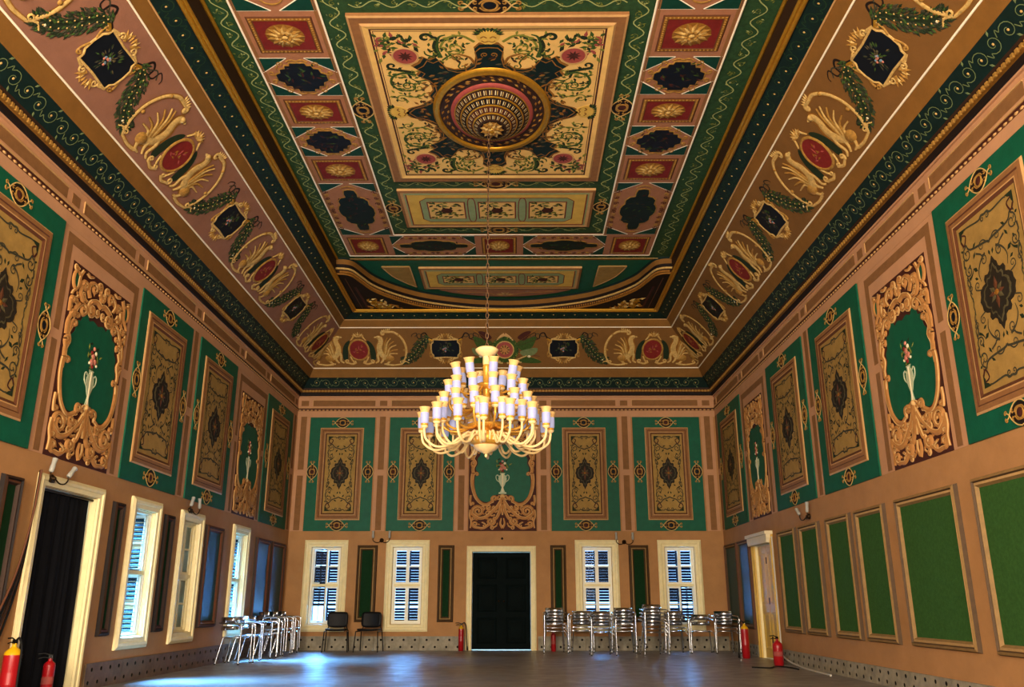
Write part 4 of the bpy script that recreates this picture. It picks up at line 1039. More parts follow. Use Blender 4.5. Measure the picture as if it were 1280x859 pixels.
# ---- triple medallion panels
def triple_panel(yc, Wd, H, z=.05):
    g = G(); g.rect(-Wd / 2, -H / 2, Wd / 2, H / 2, .005, z, 'frame_light'); root = g.build('triple_panel', ceiling, cel(XM, yc))
    g = G(); rect_ring(g, Wd, H, 0, .05, z, z + .012, 'frame_brown'); rect_ring(g, Wd, H, .05, .10, z + .012, z + .004, 'frame_light'); rect_ring(g, Wd, H, .10, .13, z + .004, z + .01, 'pale_green'); rect_ring(g, Wd, H, .13, .15, z + .01, z + .004, 'red'); g.build('frame', root)
    g = G(); g.rect(-Wd / 2 + .15, -H / 2 + .15, Wd / 2 - .15, H / 2 - .15, z - .01, z + .004, 'field_yellow'); g.build('field', root)
    a, b = Wd / 2 - .36, H / 2 - .27; zz = z + .004; cw = a * 2 / 3
    g = G(); oc = [(-a + .12, -b), (a - .12, -b), (a, -b + .12), (a, b - .12), (a - .12, b), (-a + .12, b), (-a, b - .12), (-a, -b + .12)]
    g.slab(oc, zz, zz + .004, 'pale_green'); g.ribbon(oc, .022, 'red', zz + .003, .004, closed=True); g.build('green_band', root)
    for k in (-1, 0, 1):
        g = G(); hw, hh = cw / 2 - .13, b - .15; g.rect(-hw, -hh, hw, hh, zz, zz + .008, 'field_cream'); rect_ring(g, 2 * hw + .03, 2 * hh + .03, 0, .022, zz + .006, zz + .010, 'red')
        rr = random.Random(4)
        for i in range(40):
            x, y = (rr.random() * 2 - 1) * hw * .82, (rr.random() * 2 - 1) * hh * .82; g.leaf(x, y, rr.random() * 6.28, .13, .06, rr.choice(['leaf_green', 'leaf_dark', 'leaf_olive']), zz + .0085, .004)
        g.slab(oval(0, 0, .11, .10, 8), zz + .008, zz + .014, 'maroon_dark'); g.build('flower_square', root, T(k * cw, 0))
    for k in (-.5, .5):
        g = G()
        for s in (-1, 1): g.ribbon(cat([(k * cw + s * .07, -b), (k * cw - s * .05, -b + .06), (k * cw - s * .07, 0), (k * cw - s * .05, b - .06), (k * cw + s * .07, b)], 4), .018, 'red', zz + .004, .004)
        g.build('red_strapwork', root)
    return root
triple_panel(13.95, 3.46, 1.50); triple_panel(7.55, 3.46, 1.50)
tp = triple_panel(17.38, 3.5, 1.24)
for (x, y, rot, s, k) in ((-1.97, YC, PI / 2, 1.3, 'navy'), (1.80, YC - .05, PI / 2, 1.3, 'maroon_dark'), (-.05, 8.50, 0, 1.5, 'navy'), (-.085, 13.02, 0, 1.5, 'maroon_dark'), (-1.97, 13.95, PI / 2, 1.2, 'maroon_dark'), (1.80, 13.9, PI / 2, 1.2, 'navy'), (-.07, 14.89, 0, 1.4, 'navy')):
    linked('cartouche', ME_CART[k], ceiling, cel(x, y, .012) @ Rz(rot) @ Matrix.Diagonal((s, s, 1, 1)))
# ---- end lunette: ochre line, tan quarter panels, palmette
cline([(-3.4, 16.38), (3.4, 16.38)], .10, 'ochre_band', 'ochre_fillet', .0); cline([(-3.42, 16.31), (3.42, 16.31)], .03, 'gold_light', 'gold_fillet', .01)
for sx in (-1, 1):
    g = G(); pts = cat([(2.62, 16.72), (2.46, 17.25), (2.22, 17.65), (2.0, 17.92)], 4) + [(2.02, 16.72)]
    g.slab([(sx * x, -y) for x, y in pts], .005, .03, 'field_tan'); g.ribbon([(sx * x, -y) for x, y in pts], .03, 'frame_light', .03, .01, closed=True); o = g.build('lunette_panel', ceiling); o.matrix_basis = FC
g = G(); pts = cat([(-1.5, 18.14), (-1.1, 18.36), (-.55, 18.52), (0, 18.57), (.55, 18.52), (1.1, 18.36), (1.5, 18.14)], 4); g.slab([(x, -y) for x, y in pts], .005, .02, 'panel_pink')
for i in range(9): t = PI * (i + .5) / 9; g.leaf(.03 * math.cos(t), -18.5 + .03 * math.sin(t), t, .22, .06, 'frame_light' if i % 2 else 'scroll_tan', .021, .012)
for s in (-1, 1): g.ribbon([(s * x, -y) for x, y in cat([(.25, 18.42), (.5, 18.30), (.8, 18.28), (1.1, 18.22)], 4)], .04, 'scroll_tan', .021, .01, taper=(.05, .012))
o = g.build('lunette_palmette', ceiling); o.matrix_basis = FC

# ================================================================== painted coves
COVE = (.40, 6.43, 1.13, 7.22); CL = math.hypot(.73, .79)
def cove_medallion_mesh():
    """oval red medallion between two winged gilt griffins; origin on the lower cove edge"""
    g = G(); c = .47
    for s in (-1, 1):
        X = lambda p: [(s * x, y) for x, y in p]
        def R(p, w0, w1, m='gold_light', h=.016, z=.002):
            g.ribbon(X(p), w0 * 1.35, 'gold_dark', z - .001, .003, flat=True, taper=(w0 * 1.5, w1 * 1.5)); g.ribbon(X(p), w0, m, z + .002, h, taper=(w0, w1))
        # wreath swags beside the medallion
        g.slab(X(cat([(.20, .70), (.30, .66), (.38, .50), (.40, .28), (.36, .20), (.28, .22), (.26, .40)], 4, True)), 0, .006, 'leaf_dark')
        # body, neck and head of the griffin
        R(cat([(.47, .80), (.53, .76), (.53, .66), (.49, .55), (.50, .42), (.58, .30), (.70, .24)], 4), .10, .14)
        g.dome(s * .475, .80, .055, .045, .004, .03, 'gold_light', 10, 2); g.leaf(s * .44, .80, 0 if s < 0 else PI, .07, .05, 'gold_light', .006, .02)
        R(cat([(.50, .44), (.44, .32), (.45, .18), (.38, .12)], 4), .07, .035); R(cat([(.58, .32), (.56, .20), (.50, .12)], 4), .07, .035)
        g.dome(s * .72, .24, .11, .09, .002, .035, 'gold_paint', 14, 2); R(cat([(.72, .18), (.66, .10), (.58, .09)], 3), .06, .03)
        # wing feathers
        for i, (x, y) in enumerate(((.70, .80), (.78, .78), (.85, .70), (.90, .60), (.93, .48), (.92, .37))):
            R(cat([(.60 + .02 * i, .36 - .012 * i), (.60 + (x - .60) * .55 - .02, .36 + (y - .36) * .65), (x, y)], 4), .045, .02, 'gold_light' if i % 2 else 'gold_paint')
        # big C scroll above with leaf tip
        R(vol([(1.04, .14), (1.12, .34), (1.12, .58), (1.02, .80), (.86, .93), (.72, .94)], .60, .90, .06, 40, 1.0, 1, 12), .05, .05)
        for i in range(5): g.leaf(s * (.62 + .03 * i), .93 + .008 * i, (2.2 - .25 * i) if s > 0 else PI - (2.2 - .25 * i), .09, .035, 'gold_light', .004, .012)
        for x, y in ((1.08, .46), (.96, .86)): g.dome(s * x, y, .032, .032, .006, .02, 'gold_paint', 8, 2)
        # foliage base
        R(vol([(.08, .14), (.18, .09), (.28, .12)], .30, .17, .05, -60, 1.2, 1, 12), .05, .025); R(vol([(.64, .08), (.80, .06), (.95, .08)], 1.0, .14, .05, -60, 1.2, 1, 12), .045, .02)
        R(cat([(1.0, .10), (1.10, .16), (1.18, .12)], 3), .05, .015); g.dome(s * 1.18, .20, .02, .02, .002, .012, 'cream', 6, 2)
        R(cat([(.0, .83), (.09, .86), (.12, .80), (.18, .72)], 4), .055, .025)
        R(vol([(.22, .30), (.18, .20)], .12, .16, .04, 30, 1.1, -1, 10), .035, .02)
    for i in range(7): t = PI * (.15 + .7 * i / 6); g.leaf(.0 + .02 * math.cos(t), .80, t, .15, .05, 'gold_light' if i % 2 else 'gold_paint', .008, .02)
    g.ring(0, c, .235, .265, .05, .004, .024, 'gold_paint', 32); g.slab(oval(0, c, .22, .25, 28), .0, .010, 'red')
    for i in range(12): t = i * .52; g.leaf(.10 * math.cos(t) * (i % 3) * .5, c + .08 * math.sin(t * 1.7), t, .08, .03, 'pink_red' if i % 2 else 'gold_dark', .0105, .006)
    return g.mesh('griffin_medallion')
def cove_cartouche_mesh(gar=True):
    """black scalloped cartouche with a painted bouquet, gilt frame and crests"""
    g = G(); c = .49; q = [(0, .225), (.20, .235), (.285, .235), (.29, .17), (.335, .12), (.345, 0)]; out = [(x, y + c) for x, y in quad_sym(q)]
    g.slab(out, 0, .008, 'navy'); g.ribbon(out, .034, 'gold_light', .004, .018, closed=True)
    for sx in (-1, 1):
        for sy in (-1, 1):
            P = lambda p: [(sx * x, c + sy * y) for x, y in p]
            g.ribbon(P(vol([(.30, .235), (.20, .27)], .13, .285, .05, -30, 1.2, 1, 12)), .036, 'gold_light', .002, .016, taper=(.036, .02))
            g.ribbon(P(vol([(.345, .04), (.375, .12)], .345, .19, .04, -20, 1.1, 1, 12)), .03, 'gold_paint', .002, .016, taper=(.03, .02))
            g.ribbon(P(cat([(.06, .27), (.09, .34), (.03, .39)], 3)), .045, 'gold_paint', .002, .018, taper=(.05, .02))
            for i in range(3): g.leaf(*P([(.02 + .03 * i, .30)])[0], (1.5 - .35 * i) * sy if sx > 0 else PI - (1.5 - .35 * i) * sy, .12, .04, 'gold_light' if i % 2 else 'gold_paint', .006, .016)
    rr = random.Random(8)
    for i in range(44):
        t = rr.random() * 6.28; r = rr.random() * .16; g.leaf(r * 1.1 * math.cos(t), c + r * .8 * math.sin(t), t, .07, .022, rr.choice(['leaf_dark', 'medallion_mid', 'ink', 'leaf_green']), .0085, .004)
    for i in range(14): t = rr.random() * 6.28; r = rr.random() * .08; g.dome(r * math.cos(t), c + r * math.sin(t), .018, .018, .010, .006, rr.choice(['flower_blue', 'flower_pink', 'medallion_mid']), 7, 2)
    return g.mesh('cove_cartouche')
def garland_mesh():
    """leafy tapering garland hung from a gilt hook with a fluttering ribbon"""
    g = G(); path = cat([(.36, .74), (.50, .70), (.60, .56), (.68, .42), (.80, .28), (.95, .19), (1.05, .16)], 8); n = len(path); rr = random.Random(6)
    for i in range(n - 1):
        t = i / (n - 1); w = .05 + .075 * math.sin(PI * (t * .8 + .15))
        for k in range(7):
            o = (rr.random() * 2 - 1) * w; dx, dy = path[i + 1][0] - path[i][0], path[i + 1][1] - path[i][1]; L = math.hypot(dx, dy); a = math.atan2(dy, dx)
            g.leaf(path[i][0] - dy / L * o, path[i][1] + dx / L * o, a + (.5 if o > 0 else -.5) + rr.gauss(0, .25), .075, .035, rr.choice(['leaf_dark', 'leaf_dark', 'ink', 'leaf_green']), .002 + .003 * rr.random(), .008)
    g.ribbon(path, .13, 'leaf_dark', .0005, .002, flat=True, taper=(.08, .12))
    for i in range(3, n - 2, 4):
        for s in (-.03, .035): g.dome(path[i][0] + s, path[i][1] + s * .6, .011, .011, .012, .006, 'gold_light', 6, 2)
    o = g.mesh('garland'); return o
def ribbon_mesh():
    g = G(); g.ribbon(cat([(.30, .72), (.40, .78), (.47, .90), (.56, .86), (.58, .76), (.66, .78), (.68, .90), (.78, .86), (.80, .80)], 5), .035, 'black_brown', .001, .004, taper=(.04, .012))
    g.ribbon(cat([(.42, .84), (.50, .80), (.62, .88), (.72, .80)], 5), .02, 'ink', .001, .004); g.ribbon([(.31, .70), (.40, .745)], .05, 'gold', .002, .02); return g.mesh('fluttering_ribbon')
def trophy_mesh():
    """pink wreathed roundel over flags and lances"""
    g = G(); c = .46
    for s in (-1, 1):
        X = lambda p: [(s * x, y) for x, y in p]
        for (x, y, m) in ((.62, .92, 'maroon_dark'), (.72, .84, 'frame_dark'), (.80, .74, 'maroon_dark'), (.84, .28, 'frame_dark'), (.80, .20, 'gold_dark'), (.74, .98, 'gold_dark')): g.ribbon(X([(.18, .46 + (y - .46) * .2), (x, y)]), .022, m, .001, .006)
        g.slab(X(cat([(.28, .64), (.48, .74), (.74, .80), (.70, .62), (.62, .50), (.42, .42)], 3, True)), 0, .005, 'leaf_green')
        g.slab(X(cat([(.30, .78), (.46, .92), (.62, .94), (.56, .80), (.44, .70)], 3, True)), .001, .006, 'maroon_dark'); g.slab(X(cat([(.36, .40), (.56, .48), (.78, .50), (.72, .34), (.48, .28)], 3, True)), .001, .007, 'scroll_green')
        g.slab(X(cat([(.34, .14), (.50, .26), (.70, .24), (.88, .12), (.60, .10)], 3, True)), 0, .005, 'leaf_green'); g.ribbon(X(cat([(.10, .16), (.30, .20), (.52, .30)], 3)), .03, 'gold_light', .004, .012); g.dome(s * .58, .28, .04, .035, .004, .02, 'cream', 10, 2)
        g.ribbon(X(cat([(.0, .86), (.10, .80), (.20, .70)], 3)), .07, 'frame_light', .003, .014, taper=(.09, .03)); g.ribbon(X(cat([(.05, .10), (.2, .13), (.4, .12)], 3)), .05, 'gold_light', .002, .012)
    g.ring(0, c, .275, .285, .12, .003, .014, 'leaf_green', 36); g.ring(0, c, .21, .22, .03, .010, .010, 'gold_light', 32); g.slab(oval(0, c, .205, .215, 28), .004, .012, 'pink_red'); g.slab(oval(0, c, .12, .125, 20), .012, .015, 'scroll_tan')
    for i in range(12): t = i * .7; g.leaf(.05 * math.cos(t), c + .05 * math.sin(t), t, .09, .03, 'maroon_dark' if i % 2 else 'frame_dark', .0155, .005)
    rr = random.Random(1)
    for i in range(40): t = i * PI / 20; g.leaf(.26 * math.cos(t), c + .27 * math.sin(t), t + rr.gauss(0, .6), .09, .035, rr.choice(['leaf_dark', 'leaf_green', 'leaf_olive']), .010, .008)
    return g.mesh('flag_trophy')
ME_GR, ME_CC, ME_GA, ME_RB, ME_TR = cove_medallion_mesh(), cove_cartouche_mesh(), garland_mesh(), ribbon_mesh(), trophy_mesh()
def flip(): return Matrix.Diagonal((-1, 1, 1, 1))
for side in SIDES:
    F, L = slope_frame(side, *COVE); Fi = F.inverted(); g = G()
    a0, b0 = run(side, .40, 6.43); a1, b1 = run(side, 1.13, 7.22)
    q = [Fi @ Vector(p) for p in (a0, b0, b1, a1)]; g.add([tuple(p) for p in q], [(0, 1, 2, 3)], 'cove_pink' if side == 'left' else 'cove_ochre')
    cove = g.build('cove', ceiling, F)
    sg = -1 if side == 'right' else 1
    if side == 'back': meds, carts = (-3.5, 3.5), (-1.43, 1.38)
    else: meds, carts = [sg * y for y in (18.63, 14.22, 10.10, 5.98)], [sg * y for y in (16.31, 12.19, 8.04)]
    for u in meds: linked('griffin_medallion', ME_GR, cove, T(u, .02, .002))
    for u in carts:
        linked('black_cartouche', ME_CC, cove, T(u, .03, .002))
        for s in (1, -1):
            if side == 'back' and s * u < 0: continue
            linked('garland', ME_GA, cove, T(u, .03, .002) @ (flip() if s < 0 else Matrix.Identity(4))); linked('fluttering_ribbon', ME_RB, cove, T(u, .03, .002) @ (flip() if s < 0 else Matrix.Identity(4)))
    if side == 'back':
        linked('flag_trophy', ME_TR, cove, T(-.02, .03, .002))
        for u, s in ((-1.43, 1), (1.38, -1)): linked('fluttering_ribbon', ME_RB, cove, T(u, .03, .002) @ (flip() if s < 0 else Matrix.Identity(4)))

# ================================================================== chandelier
ch = tag(empty('chandelier', T(CHX, CHY, 0)), 'large tiered cream and gilt chandelier with white tulip glass shades hanging on a long chain', 'chandelier')
g = G(); zt, zb = 7.56, 4.26; nL = 46; dz = (zt - zb) / nL
for i in range(nL):
    z0 = zb + i * dz; c = [(.018 * math.cos(t), 0, z0 + dz / 2 + dz * .62 * math.sin(t)) for t in [2 * PI * k / 10 for k in range(10)]]
    if i % 2: c = [(0, p[0], p[2]) for p in c]
    g.tube(c, .006, 'chain_metal', 5, closed=True)
g.tube([(.008, .006, zb), (-.008, .01, 6.0), (.006, 0, zt)], .006, 'black_brown', 6); g.build('chain', ch)
g = G(); g.lathe([(.012, 4.28), (.05, 4.275), (.12, 4.265), (.155, 4.24), (.152, 4.225), (.11, 4.175), (.055, 4.15), (.045, 4.14)], 'chand_cream', 28); g.build('canopy_bowl', ch)
g = G(); g.lathe([(.045, 4.15), (.052, 4.14), (.05, 4.02), (.058, 4.0), (.05, 3.98), (.047, 3.80), (.07, 3.76), (.05, 3.72), (.05, 3.52), (.08, 3.48), (.055, 3.44), (.05, 3.2), (.10, 3.12), (.10, 3.05)], 'chand_gold', 18)
g.lathe([(.0535, 4.145), (.0535, 4.03)], 'chand_cream', 18); g.build('stem', ch)
for z, r in ((3.74, .15), (3.47, .20), (3.20, .26)):
    g = G(); g.lathe([(.04, z + .05), (r * .6, z + .045), (r, z + .02), (r * 1.02, z), (r * .8, z - .03), (.05, z - .045)], 'chand_gold', 24); g.build('tier_plate', ch)
g = G(); g.lathe([(.05, 3.12), (.20, 3.12), (.235, 3.09), (.235, 3.01), (.215, 2.985), (.20, 2.96), (.05, 2.955)], 'chand_gold', 32); dr = g.build('drum', ch)
g = G()
for i in range(28): t = 2 * PI * i / 28; g.tube([(.237 * math.cos(t), .237 * math.sin(t), 2.995), (.255 * math.cos(t), .255 * math.sin(t), 3.06), (.237 * math.cos(t), .237 * math.sin(t), 3.105)], .013, 'chand_cream', 6)
tag(g.build('drum_fluting', dr), kind='stuff')
g = G(); g.lathe([(.012, 2.855), (.03, 2.845), (.04, 2.86), (.07, 2.868), (.125, 2.895), (.165, 2.935), (.17, 2.95), (.15, 2.955)], 'chand_cream', 28); g.lathe([(.0, 2.80), (.014, 2.81), (.018, 2.83), (.01, 2.855)], 'chand_cream', 12); g.build('bottom_bowl', ch)
def shade_mesh():
    g = G(); g.lathe([(.020, -.02), (.046, -.012), (.05, .0), (.045, .008)], 'chand_gold', 14)
    g.lathe([(.0, .003), (.044, .004), (.054, .02), (.056, .08), (.055, .145)], 'shade_added_glow', 14)
    g.lathe([(.055, .145), (.058, .17), (.068, .20), (.078, .215), (.074, .212), (.060, .19), (.052, .15), (.05, .03)], 'shade_rim', 14); return g.mesh('glass_shade')
ME_SH = shade_mesh()
def arm_mesh(path, R, zc, gold=False):
    g = G(); pts = cat([(r, 0, z) for r, z in path], 7); g.tube(pts, .016, 'chand_gold' if gold else 'chand_cream', 7)
    g.lathe([(.012, zc - .035), (.03, zc - .03), (.045, zc - .015), (.05, zc), (.02, zc + .004)], 'chand_cream', 12, (R, 0, 0)); return g.mesh('arm')
tiers = [  # count, phase, radius, cup height, arm path (r,z), tilt
    (16, .00, .83, 3.15, [(.22, 3.06), (.36, 3.03), (.50, 2.93), (.67, 2.90), (.80, 2.98), (.83, 3.08), (.83, 3.125)], 0, False),
    (14, .13, .64, 3.21, [(.20, 3.08), (.28, 3.10), (.36, 3.0), (.44, 2.925), (.54, 2.95), (.63, 3.06), (.64, 3.18)], 0, False),
    (14, .00, .59, 3.36, [(.18, 3.20), (.30, 3.14), (.48, 3.15), (.58, 3.24), (.59, 3.33)], 0, True),
    (12, .20, .49, 3.56, [(.16, 3.46), (.28, 3.38), (.41, 3.38), (.48, 3.45), (.49, 3.53)], .05, True),
    (8, .25, .38, 3.80, [(.10, 3.72), (.18, 3.64), (.30, 3.63), (.37, 3.70), (.38, 3.77)], .20, True)]
bulbs = []
for n, ph, R, zc, path, tilt, gold in tiers:
    me = arm_mesh(path, R, zc, gold)
    for i in range(n):
        a = ph + 2 * PI * i / n; ar = linked('arm', me, ch, Rz(a)); linked('glass_shade', ME_SH, ar, T(R, 0, zc + .022) @ Matrix.Rotation(tilt, 4, 'Y'))
        bulbs.append((R * math.cos(a), R * math.sin(a), zc + .022 + .275))

# ================================================================== furniture and small things
def steel_chair():
    """tubular steel armchair facing -y, origin on the floor under the seat"""
    root = empty('steel_armchair')
    half = [(.255, -.20, .0), (.25, -.20, .30), (.25, -.20, .60), (.25, -.185, .645), (.25, -.13, .665), (.25, .05, .672), (.235, .15, .675), (.18, .225, .68), (.09, .255, .685), (0, .262, .686)]
    pts = cat(half, 3); full = pts + [(-x, y, z) for x, y, z in pts[-2::-1]]
    g = G(); fl = [p for p in full if p[2] > .30]; g.tube(fl, .0135, 'steel', 8); g.build('arm_rail', root)
    for s in (-1, 1):
        g = G(); g.tube([(s * .257, -.202, .0), (s * .25, -.20, .33)], .0135, 'steel', 8); g.tube([(s * .257, -.202, .0), (s * .257, -.202, .02)], .016, 'rubber', 8); g.build('leg', root)
        g = G(); g.tube([(s * .215, .235, .0), (s * .18, .15, .40), (s * .175, .13, .445)], .012, 'steel', 8); g.tube([(s * .215, .235, .0), (s * .214, .233, .02)], .015, 'rubber', 8); g.build('leg', root)
        g = G(); g.tube([(s * .25, -.20, .36), (s * .20, -.17, .43)], .010, 'steel', 6); g.build('seat_bracket', root)
    g = G(); ringp = [(x, y, .44) for x, y in [(.20 * math.copysign(abs(math.cos(t)) ** .7, math.cos(t)), -.01 + .205 * math.copysign(abs(math.sin(t)) ** .7, math.sin(t))) for t in [2 * PI * k / 28 for k in range(28)]]]
    g.tube(ringp, .012, 'steel', 7, closed=True); g.build('seat_frame', root)
    for i in range(6):
        x = -.165 + i * .066; L = .19 if abs(x) < .12 else .165; g = G(); g.box((x - .026, -.01 - L, .443), (x + .026, -.01 + L, .452), 'steel'); g.build('seat_slat', root)
    for z0, z1 in ((.555, .625), (.665, .775)):
        g = G(); n = 14; vs = []; fs = []
        for i in range(n + 1):
            t = math.radians(200 + 140 * i / n); x, y = .205 * math.cos(t), .03 - .215 * math.sin(t)
            k = .012 * (z1 > .7); vs += [(x, y, z0), (x, y + k, z1), (x * 1.03, y + .010 + k, z1), (x * 1.03, y + .010, z0)]
        for i in range(n):
            for j in range(4): fs.append((i * 4 + j, i * 4 + (j + 1) % 4, i * 4 + 4 + (j + 1) % 4, i * 4 + 4 + j))
        g.add(vs, fs + [(0, 1, 2, 3), (n * 4 + 3, n * 4 + 2, n * 4 + 1, n * 4)], 'steel', True); g.build('back_slat', root)
    return root
proto = steel_chair(); used = [False]
def place(x, y, rz, z, label, group):
    c = proto if not used[0] else dup(proto); used[0] = True
    c.matrix_basis = T(x, y, z) @ Rz(rz); tag(c, label, 'chair', group); return c
R_ = math.radians
stacks = [(1.07, 19.05, R_(4), 3, 'stack of three right beside the end door'), (1.66, 19.32, R_(-5), 2, 'pair against the left window jamb past the door'),
          (1.99, 18.22, R_(6), 2, 'pair standing forward before the window past the door'), (2.53, 19.05, R_(-6), 3, 'stack of three at the right window jamb past the door'),
          (3.06, 18.36, R_(10), 4, 'tall stack of four below the wall sconce'), (3.62, 19.0, R_(3), 2, 'pair below the window nearest the felt panels'),
          (4.19, 18.95, R_(-4), 1, ''), (4.715, 19.1, R_(2), 2, 'pair in the corner by the felt panels')]
for x, y, rz, n, txt in stacks:
    for k in range(n):
        if n == 1: lab = 'single unstacked steel armchair between two pairs under the corner window'
        else: lab = {0: 'bottom', n - 1: 'top'}.get(k, 'second' if k == 1 and n == 4 else ('third' if k == 2 else 'middle')) + ' steel armchair of the ' + txt
        place(x + .004 * k, y - .035 * k, rz, .07 * k, lab, 'steel armchairs stacked along the end wall')
left = [(-4.68, 15.62, 'nearest the shuttered window'), (-4.66, 16.22, 'second from the shuttered window'), (-4.66, 16.85, 'third from the shuttered window'), (-4.64, 17.62, 'fourth from the shuttered window'), (-4.64, 18.25, 'fifth from the shuttered window'), (-4.64, 18.9, 'next to the end wall corner')]
for i, (x, y, t) in enumerate(left):
    place(x, y, R_(90 + (-5, 4, -3, 6, -2, 3)[i]), 0, 'steel tube armchair in the row along the side windows, ' + t, 'steel armchairs along the side wall')
for i, (x, y) in enumerate(((-4.64, 17.62), (-4.64, 18.25), (-4.64, 18.9))):
    place(x + .035, y + .004, R_(92), .07, 'steel tube armchair stacked on the %s chair of the side window row' % ('fourth', 'fifth', 'last')[i], 'steel armchairs along the side wall')

def black_chair():
    root = empty('black_chair')
    def pad(name, M, hx, hy, t, bend):
        g = G(); nx, ny = 8, 6; vs = []; fs = []
        for side in (0, 1):
            for j in range(ny + 1):
                for i in range(nx + 1):
                    u, v = i / nx * 2 - 1, j / ny * 2 - 1; k = 1 - .10 * (abs(u) ** 6) * (abs(v) ** 6) ; cx = hx * u * (1 - .12 * abs(v) ** 5); cy = hy * v * (1 - .10 * abs(u) ** 5)
                    vs.append((cx, cy, bend * (u * u) + (t if side else 0)))
        N = (nx + 1) * (ny + 1)
        for j in range(ny):
            for i in range(nx):
                a = j * (nx + 1) + i; fs += [(a, a + nx + 1, a + nx + 2, a + 1), (N + a, N + a + 1, N + a + nx + 2, N + a + nx + 1)]
        for i in range(nx): fs += [(i, i + 1, N + i + 1, N + i), (ny * (nx + 1) + i + 1, ny * (nx + 1) + i, N + ny * (nx + 1) + i, N + ny * (nx + 1) + i + 1)]
        for j in range(ny): fs += [((j + 1) * (nx + 1), j * (nx + 1), N + j * (nx + 1), N + (j + 1) * (nx + 1)), (j * (nx + 1) + nx, (j + 1) * (nx + 1) + nx, N + (j + 1) * (nx + 1) + nx, N + j * (nx + 1) + nx)]
        g.add(vs, fs, 'black_plastic', True); return g.build(name, root, M)
    pad('seat', T(0, 0, .43), .235, .215, .035, .012); pad('backrest', T(0, .20, .66) @ Matrix.Rotation(R_(82), 4, 'X'), .225, .165, .025, .03)
    for s in (-1, 1):
        g = G(); g.tube([(s * .27, -.21, 0), (s * .245, -.17, .42)], .012, 'black_metal', 8); g.build('leg', root)
        g = G(); g.tube([(s * .26, .27, 0), (s * .235, .20, .42)], .012, 'black_metal', 8); g.build('leg', root)
        g = G(); g.tube([(s * .245, -.17, .42), (s * .235, .20, .42), (s * .20, .225, .50), (s * .18, .245, .70)], .011, 'black_metal', 8); g.build('side_rail', root)
    return root
bc = black_chair(); bc.matrix_basis = T(-3.68, 19.42, 0) @ Rz(R_(6)); tag(bc, 'black plastic chair partly in front of the window in the corner', 'chair', 'black chairs on the end wall')
b2 = dup(bc, None, T(-2.97, 19.42, 0) @ Rz(R_(-7))); tag(b2, 'black plastic chair in front of the narrow dark panel between the windows', 'chair', 'black chairs on the end wall')

def extinguisher(name, loc, rz, H, R, top, label, hose=True, body='ext_red'):
    root = tag(empty(name, T(*loc) @ Rz(rz)), label, 'extinguisher', 'fire extinguishers')
    hb = H * .80; g = G(); g.lathe([(0, .0), (R * .92, 0), (R * .92, .02), (R, .025), (R, hb - R * .55)], body, 22)
    b = g.build('cylinder', root)
    g = G(); g.lathe([(R * 1.004, .0 + hb * .42), (R * 1.004, hb * .62)], 'pink_red' if top != 'ext_yellow' else body, 22); g.build('label_band', b)
    g = G(); g.lathe([(R, hb - R * .55), (R * .92, hb - R * .2), (R * .6, hb + R * .1), (R * .35, hb + R * .3), (.022, hb + R * .4), (.022, hb + R * .75)], top, 22); g.build('shoulder', root)
    g = G(); z = hb + R * .75; g.box((-.018, -.02, z - .01), (.018, .02, z + .035), 'black_metal'); g.tube([(0, 0, z + .03), (.06, 0, z + .05), (.13, 0, z + .045)], .008, 'black_metal', 6); g.tube([(.01, 0, z), (.07, 0, z + .01), (.12, 0, z - .005)], .007, 'black_metal', 6); g.dome(0, -.022, .012, .012, z, .01, 'label_white', 8, 2); g.build('valve', root)
    if hose:
        g = G(); g.tube(cat([(-.01, 0, z + .02), (-.07, 0, z + .05), (-R - .05, 0, z - .06), (-R - .06, 0, hb * .5), (-R - .075, 0, .10)], 6), .011, 'rubber', 8); g.tube([(-R - .075, 0, .10), (-R - .08, 0, -.0 + .01)], [.016, .022], 'rubber', 8); g.build('hose', root)
    return root
extinguisher('fire_extinguisher', (-.98, 19.80, 0), R_(180), .62, .060, 'ext_yellow', 'slim red extinguisher with yellow shoulder beside the dark double door')
extinguisher('fire_extinguisher', (4.66, 17.25, 0), R_(15), .72, .075, 'ext_yellow', 'slim red extinguisher with yellow shoulder beside the yellow door, hose hanging to the floor')
extinguisher('fire_extinguisher', (4.70, 15.28, 0), R_(190), .46, .085, 'ext_red', 'short all red extinguisher with paper label on the felt panel side of the yellow door', False)
extinguisher('fire_extinguisher', (-4.86, 9.10, 0), R_(150), .70, .085, 'ext_yellow', 'large red extinguisher with yellow shoulder in front of the curtained doorway jamb')
extinguisher('fire_extinguisher', (-4.93, 9.98, 0), R_(200), .48, .062, 'ext_red', 'plain red extinguisher standing right before the black curtain of the doorway', False)
extinguisher('fire_extinguisher', (1.06, 19.62, 0), R_(180), .46, .055, 'ext_red', 'small red extinguisher half hidden behind the first steel chair stack', False)

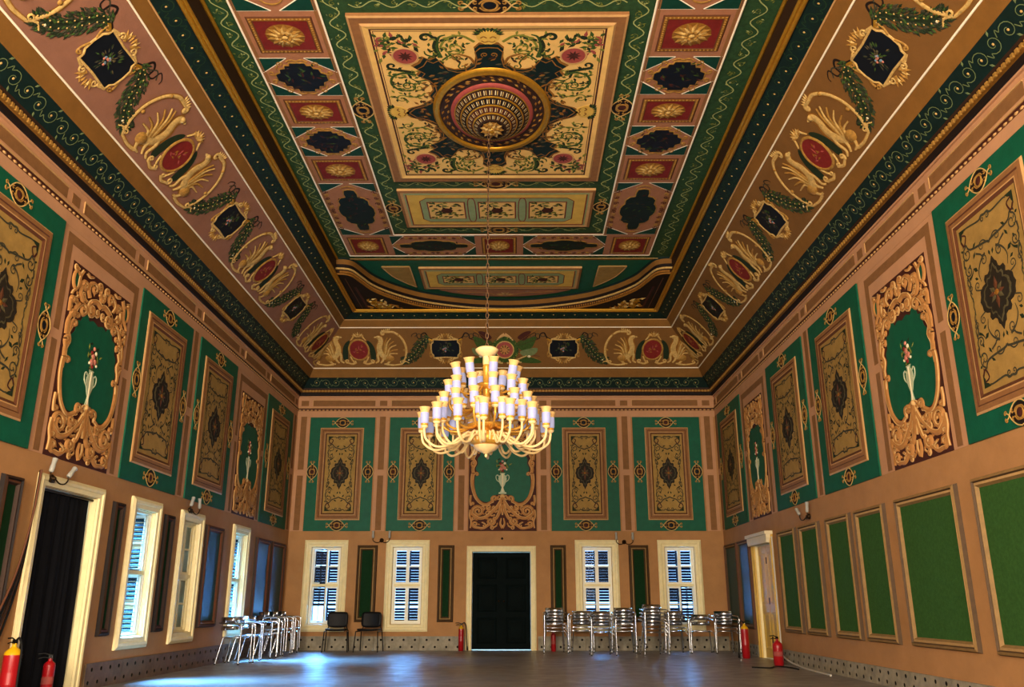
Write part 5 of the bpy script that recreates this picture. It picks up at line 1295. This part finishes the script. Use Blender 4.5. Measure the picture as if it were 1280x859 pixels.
def sconce(F, label, tilt=(0., 0.)):
    root = tag(empty('wall_sconce', F), label, 'wall lamp', 'two light wall sconces')
    g = G(); g.lathe([(0, -.01), (.045, -.008), (.05, .01), (.03, .03), (.018, .05)], 'brass_dark', 16); g.build('backplate', root, Matrix.Identity(4))
    for i, s in enumerate((-1, 1)):
        g = G(); g.tube(cat([(0, 0, .04), (s * .06, -.05, .07), (s * .14, -.045, .085), (s * .19, .0, .09), (s * .19, .04, .09)], 5), .009, 'brass_dark', 7); g.lathe([(.01, 0), (.035, .006), (.03, .02)], 'brass_dark', 12, (0, 0, 0)); ar = g.build('arm', root)
        g = G(); g.lathe([(.012, 0), (.026, .01), (.028, .06), (.024, .10), (.030, .165)], 'tube_glass', 12); g.build('glass_tube', ar, T(s * .19, .045, .09) @ Matrix.Rotation(R_(-90), 4, 'X') @ Matrix.Rotation(tilt[i], 4, 'Y'))
    return root
sconce(FB @ T(-2.87, 2.40, 0), 'two armed sconce on the end wall between the two windows behind the black chairs')
sconce(FB @ T(2.74, 2.36, 0), 'two armed sconce on the end wall above the steel chair stacks')
sconce(FL @ T(13.72, 2.44, .04), 'two armed sconce above the side window with closed dark shutters', (.5, -.2))
sconce(FL @ T(9.52, 2.36, .05), 'two armed sconce over the curtained doorway', (.3, .8))
sconce(FR @ T(-13.95, 2.36, .03), 'two armed sconce with a tilted tube on the felt panelled wall', (-.9, .2))

# cables and conduit
def cable(name, pts, r, m, label, n=8):
    g = G(); g.tube(cat(pts, n), r, m, 7); return tag(g.build(name), label, 'cable')
cable('cable', [(4.10, 14.75, .012), (4.35, 14.60, .012), (4.55, 14.95, .012), (4.70, 14.70, .012), (4.72, 14.30, .012)], .011, 'rubber', 'black cable lying on the floor by the short red extinguisher')
cable('conduit', [(4.96, 16.05, .16), (4.96, 15.6, .06), (4.93, 15.0, .02), (4.86, 14.3, .014), (4.80, 13.1, .014)], .016, 'conduit_white', 'white conduit strip along the floor below the felt panels')
g = G(); g.tube([(5.0, 16.08, .02), (5.0, 16.08, .6), (5.0, 16.09, 2.2)], .014, 'conduit_white', 7); tag(g.build('conduit'), 'white upright conduit beside the yellow door', 'cable')
cb = tag(empty('cable_bundle', T(-4.98, 9.2, 0)), 'bundle of dark cables hanging beside the curtained doorway casing down to the floor', 'cables')
for i in range(4):
    g = G(); g.tube(cat([(-.02 + .012 * i, .10 - .015 * i, 2.42), (-.005 + .012 * i, .06 - .02 * i, 1.9), (.012 * i, -.05 * i, 1.3), (.02 + .012 * i, -.18 - .09 * i, .8), (.03 + .012 * i, -.38 - .12 * i, .4), (.05 + .01 * i, -.5 - .15 * i, .012)], 8), .012, ('rubber', 'moulding_brown', 'rubber', 'frame_dark')[i], 7); g.build('cable', cb)
